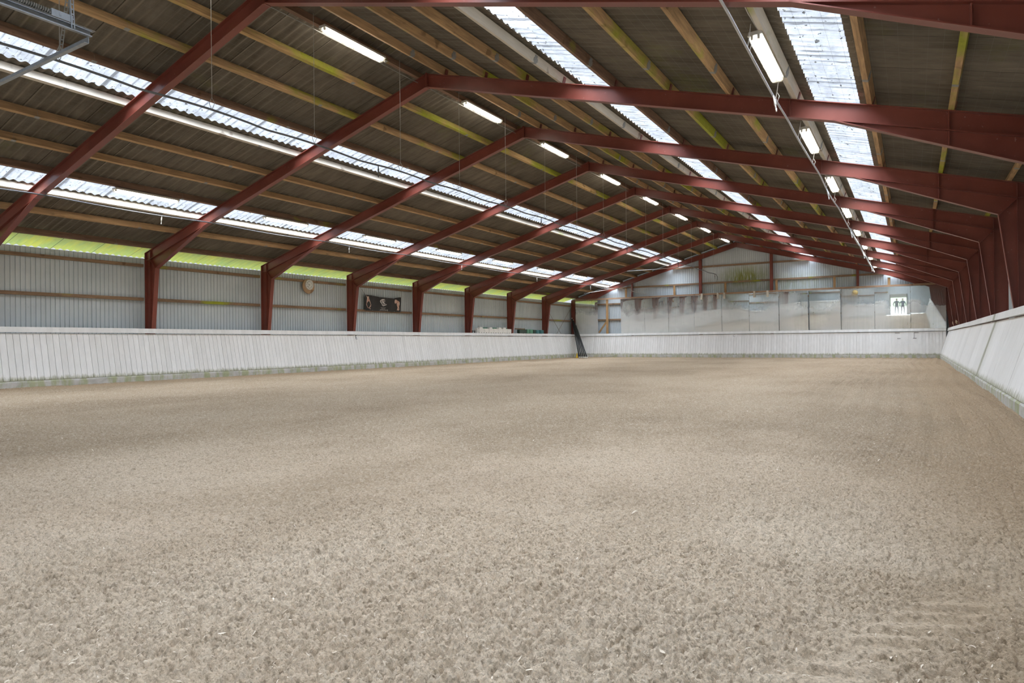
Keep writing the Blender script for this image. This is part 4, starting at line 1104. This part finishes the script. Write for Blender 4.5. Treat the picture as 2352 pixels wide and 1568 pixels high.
def person(label, loc, face, coat, legs, arm):
    """skinned figure: continuous body, five fingers on each hand"""
    r_ = thing('person', label, 'person', loc); r_.rotation_euler = (0, 0, face)
    V = []; E = []; Rr = []
    def add(p, rad, par=None):
        V.append(p); Rr.append(rad); i = len(V) - 1
        if par is not None: E.append((par, i))
        return i
    pel = add((0, 0, .95), (.15, .11))
    wa = add((0, 0, 1.12), (.145, .10), pel); ch = add((0, .01, 1.32), (.17, .12), wa); nk = add((0, 0, 1.48), (.06, .06), ch)
    hd = add((0, -.015, 1.58), (.075, .088), nk); add((0, -.01, 1.68), (.07, .085), hd)
    for s_ in (-1, 1):
        hip = add((s_ * .10, 0, .90), (.095, .10), pel); kn = add((s_ * .13, -.02, .50), (.062, .065), hip); an = add((s_ * .15, .02, .10), (.045, .05), kn)
        add((s_ * .16, -.14, .04), (.045, .032), an)
        sh = add((s_ * .19, 0, 1.40), (.065, .065), ch); el = add((s_ * (.27 + arm), .02, 1.14), (.048, .048), sh); wr_ = add((s_ * (.25 + arm * .4), -.08, .92), (.033, .03), el)
        pm = add((s_ * (.245 + arm * .4), -.10, .85), (.034, .018), wr_)
        for j in range(4):
            b_ = add((s_ * (.245 + arm * .4) , -.13 + j * .019, .80), (.0095, .0095), pm); add((s_ * (.235 + arm * .4), -.132 + j * .019, .755 - .006 * (j in (1, 2))), (.008, .008), b_)
        t_ = add((s_ * (.225 + arm * .4), -.15, .845), (.011, .011), pm); add((s_ * (.22 + arm * .4), -.17, .81), (.009, .009), t_)
    me = bpy.data.meshes.new('body'); me.from_pydata(V, E, []); o = bpy.data.objects.new('body', me); COL.objects.link(o); o.parent = r_
    o.modifiers.new('Skin', 'SKIN'); o.modifiers.new('Sub', 'SUBSURF').levels = 2; o.modifiers[-1].render_levels = 2
    for sv, rr in zip(me.skin_vertices[0].data, Rr): sv.radius = rr
    me.skin_vertices[0].data[0].use_root = True
    me.materials.append(person_mat('clothes', coat, legs))
    hb = MB(); hb.lathe([(.02, .10), (.06, .085), (.088, .04), (.092, -.01), (.086, -.07)], 20, (0, .015, 1.66)); hb.build('hair', plain('dark_hair', (.05, .035, .025), .6), r_, smooth=True)
    fb = MB(); fb.box((0, -.108, 1.59), (.022, .03, .04)); fb.build('nose', plain('skin', (.45, .27, .19), .6), r_)
person('person in a dark long coat standing left in the doorway, seen in the mirror', (-1.42, -2.9, -.03), 0, (.03, .032, .035), (.04, .04, .05), .05)
person('person in dark jacket and trousers standing right in the doorway, seen in the mirror', (-.85, -2.6, -.03), .3, (.025, .03, .04), (.03, .03, .035), .02)

# ------------------------------------------------------------------ sky
w = bpy.data.worlds.new('overcast'); SC.world = w; w.use_nodes = True; nt = w.node_tree; nt.nodes.clear(); n = N(nt)
out = nt.nodes.new('ShaderNodeOutputWorld'); tc = n('ShaderNodeTexCoord'); z = n.sep(tc.outputs['Generated'])[2]
c = n.ramp(n.math('ADD', n.math('MULTIPLY', z, .5), .5), [(.40, (.30, .31, .27)), (.495, (.42, .43, .40)), (.51, (.80, .86, .97)), (1, (.86, .92, 1.0))])
st = n.ramp(z, [(.0, .021), (.43, .022), (.66, .55), (1.0, 1.0)])
n.link(n('ShaderNodeBackground', Color=c, Strength=n.math('MULTIPLY', st, 42.0)).outputs[0], out.inputs[0])

# ------------------------------------------------------------------ camera
cam = bpy.data.cameras.new('camera'); co_ = bpy.data.objects.new('camera', cam); COL.objects.link(co_)
cam.sensor_width = 36; cam.lens = 1506.3 / 2352 * 36; cam.clip_start = .05; cam.clip_end = 400
yaw, pit, roll = .5482, .0015, -.0099
fw = Vector((-math.sin(yaw) * math.cos(pit), math.cos(yaw) * math.cos(pit), math.sin(pit)))
rt = Vector((math.cos(yaw), math.sin(yaw), 0)); up = rt.cross(fw)
rt2 = rt * math.cos(roll) + up * math.sin(roll); up2 = -rt * math.sin(roll) + up * math.cos(roll)
co_.matrix_world = Matrix(((rt2.x, up2.x, -fw.x, 0), (rt2.y, up2.y, -fw.y, 0), (rt2.z, up2.z, -fw.z, 1.0224), (0, 0, 0, 1)))
SC.camera = co_
SC.view_settings.view_transform = 'Standard'; SC.view_settings.look = 'None'; SC.view_settings.gamma = 1; SC.view_settings.exposure = 0.0
SC.view_settings.use_curve_mapping = False
SC.cycles.max_bounces = 9; SC.cycles.diffuse_bounces = 6; SC.cycles.glossy_bounces = 4; SC.cycles.transparent_max_bounces = 12; SC.cycles.transmission_bounces = 6
SC.cycles.use_denoising = True; SC.cycles.sample_clamp_indirect = 8
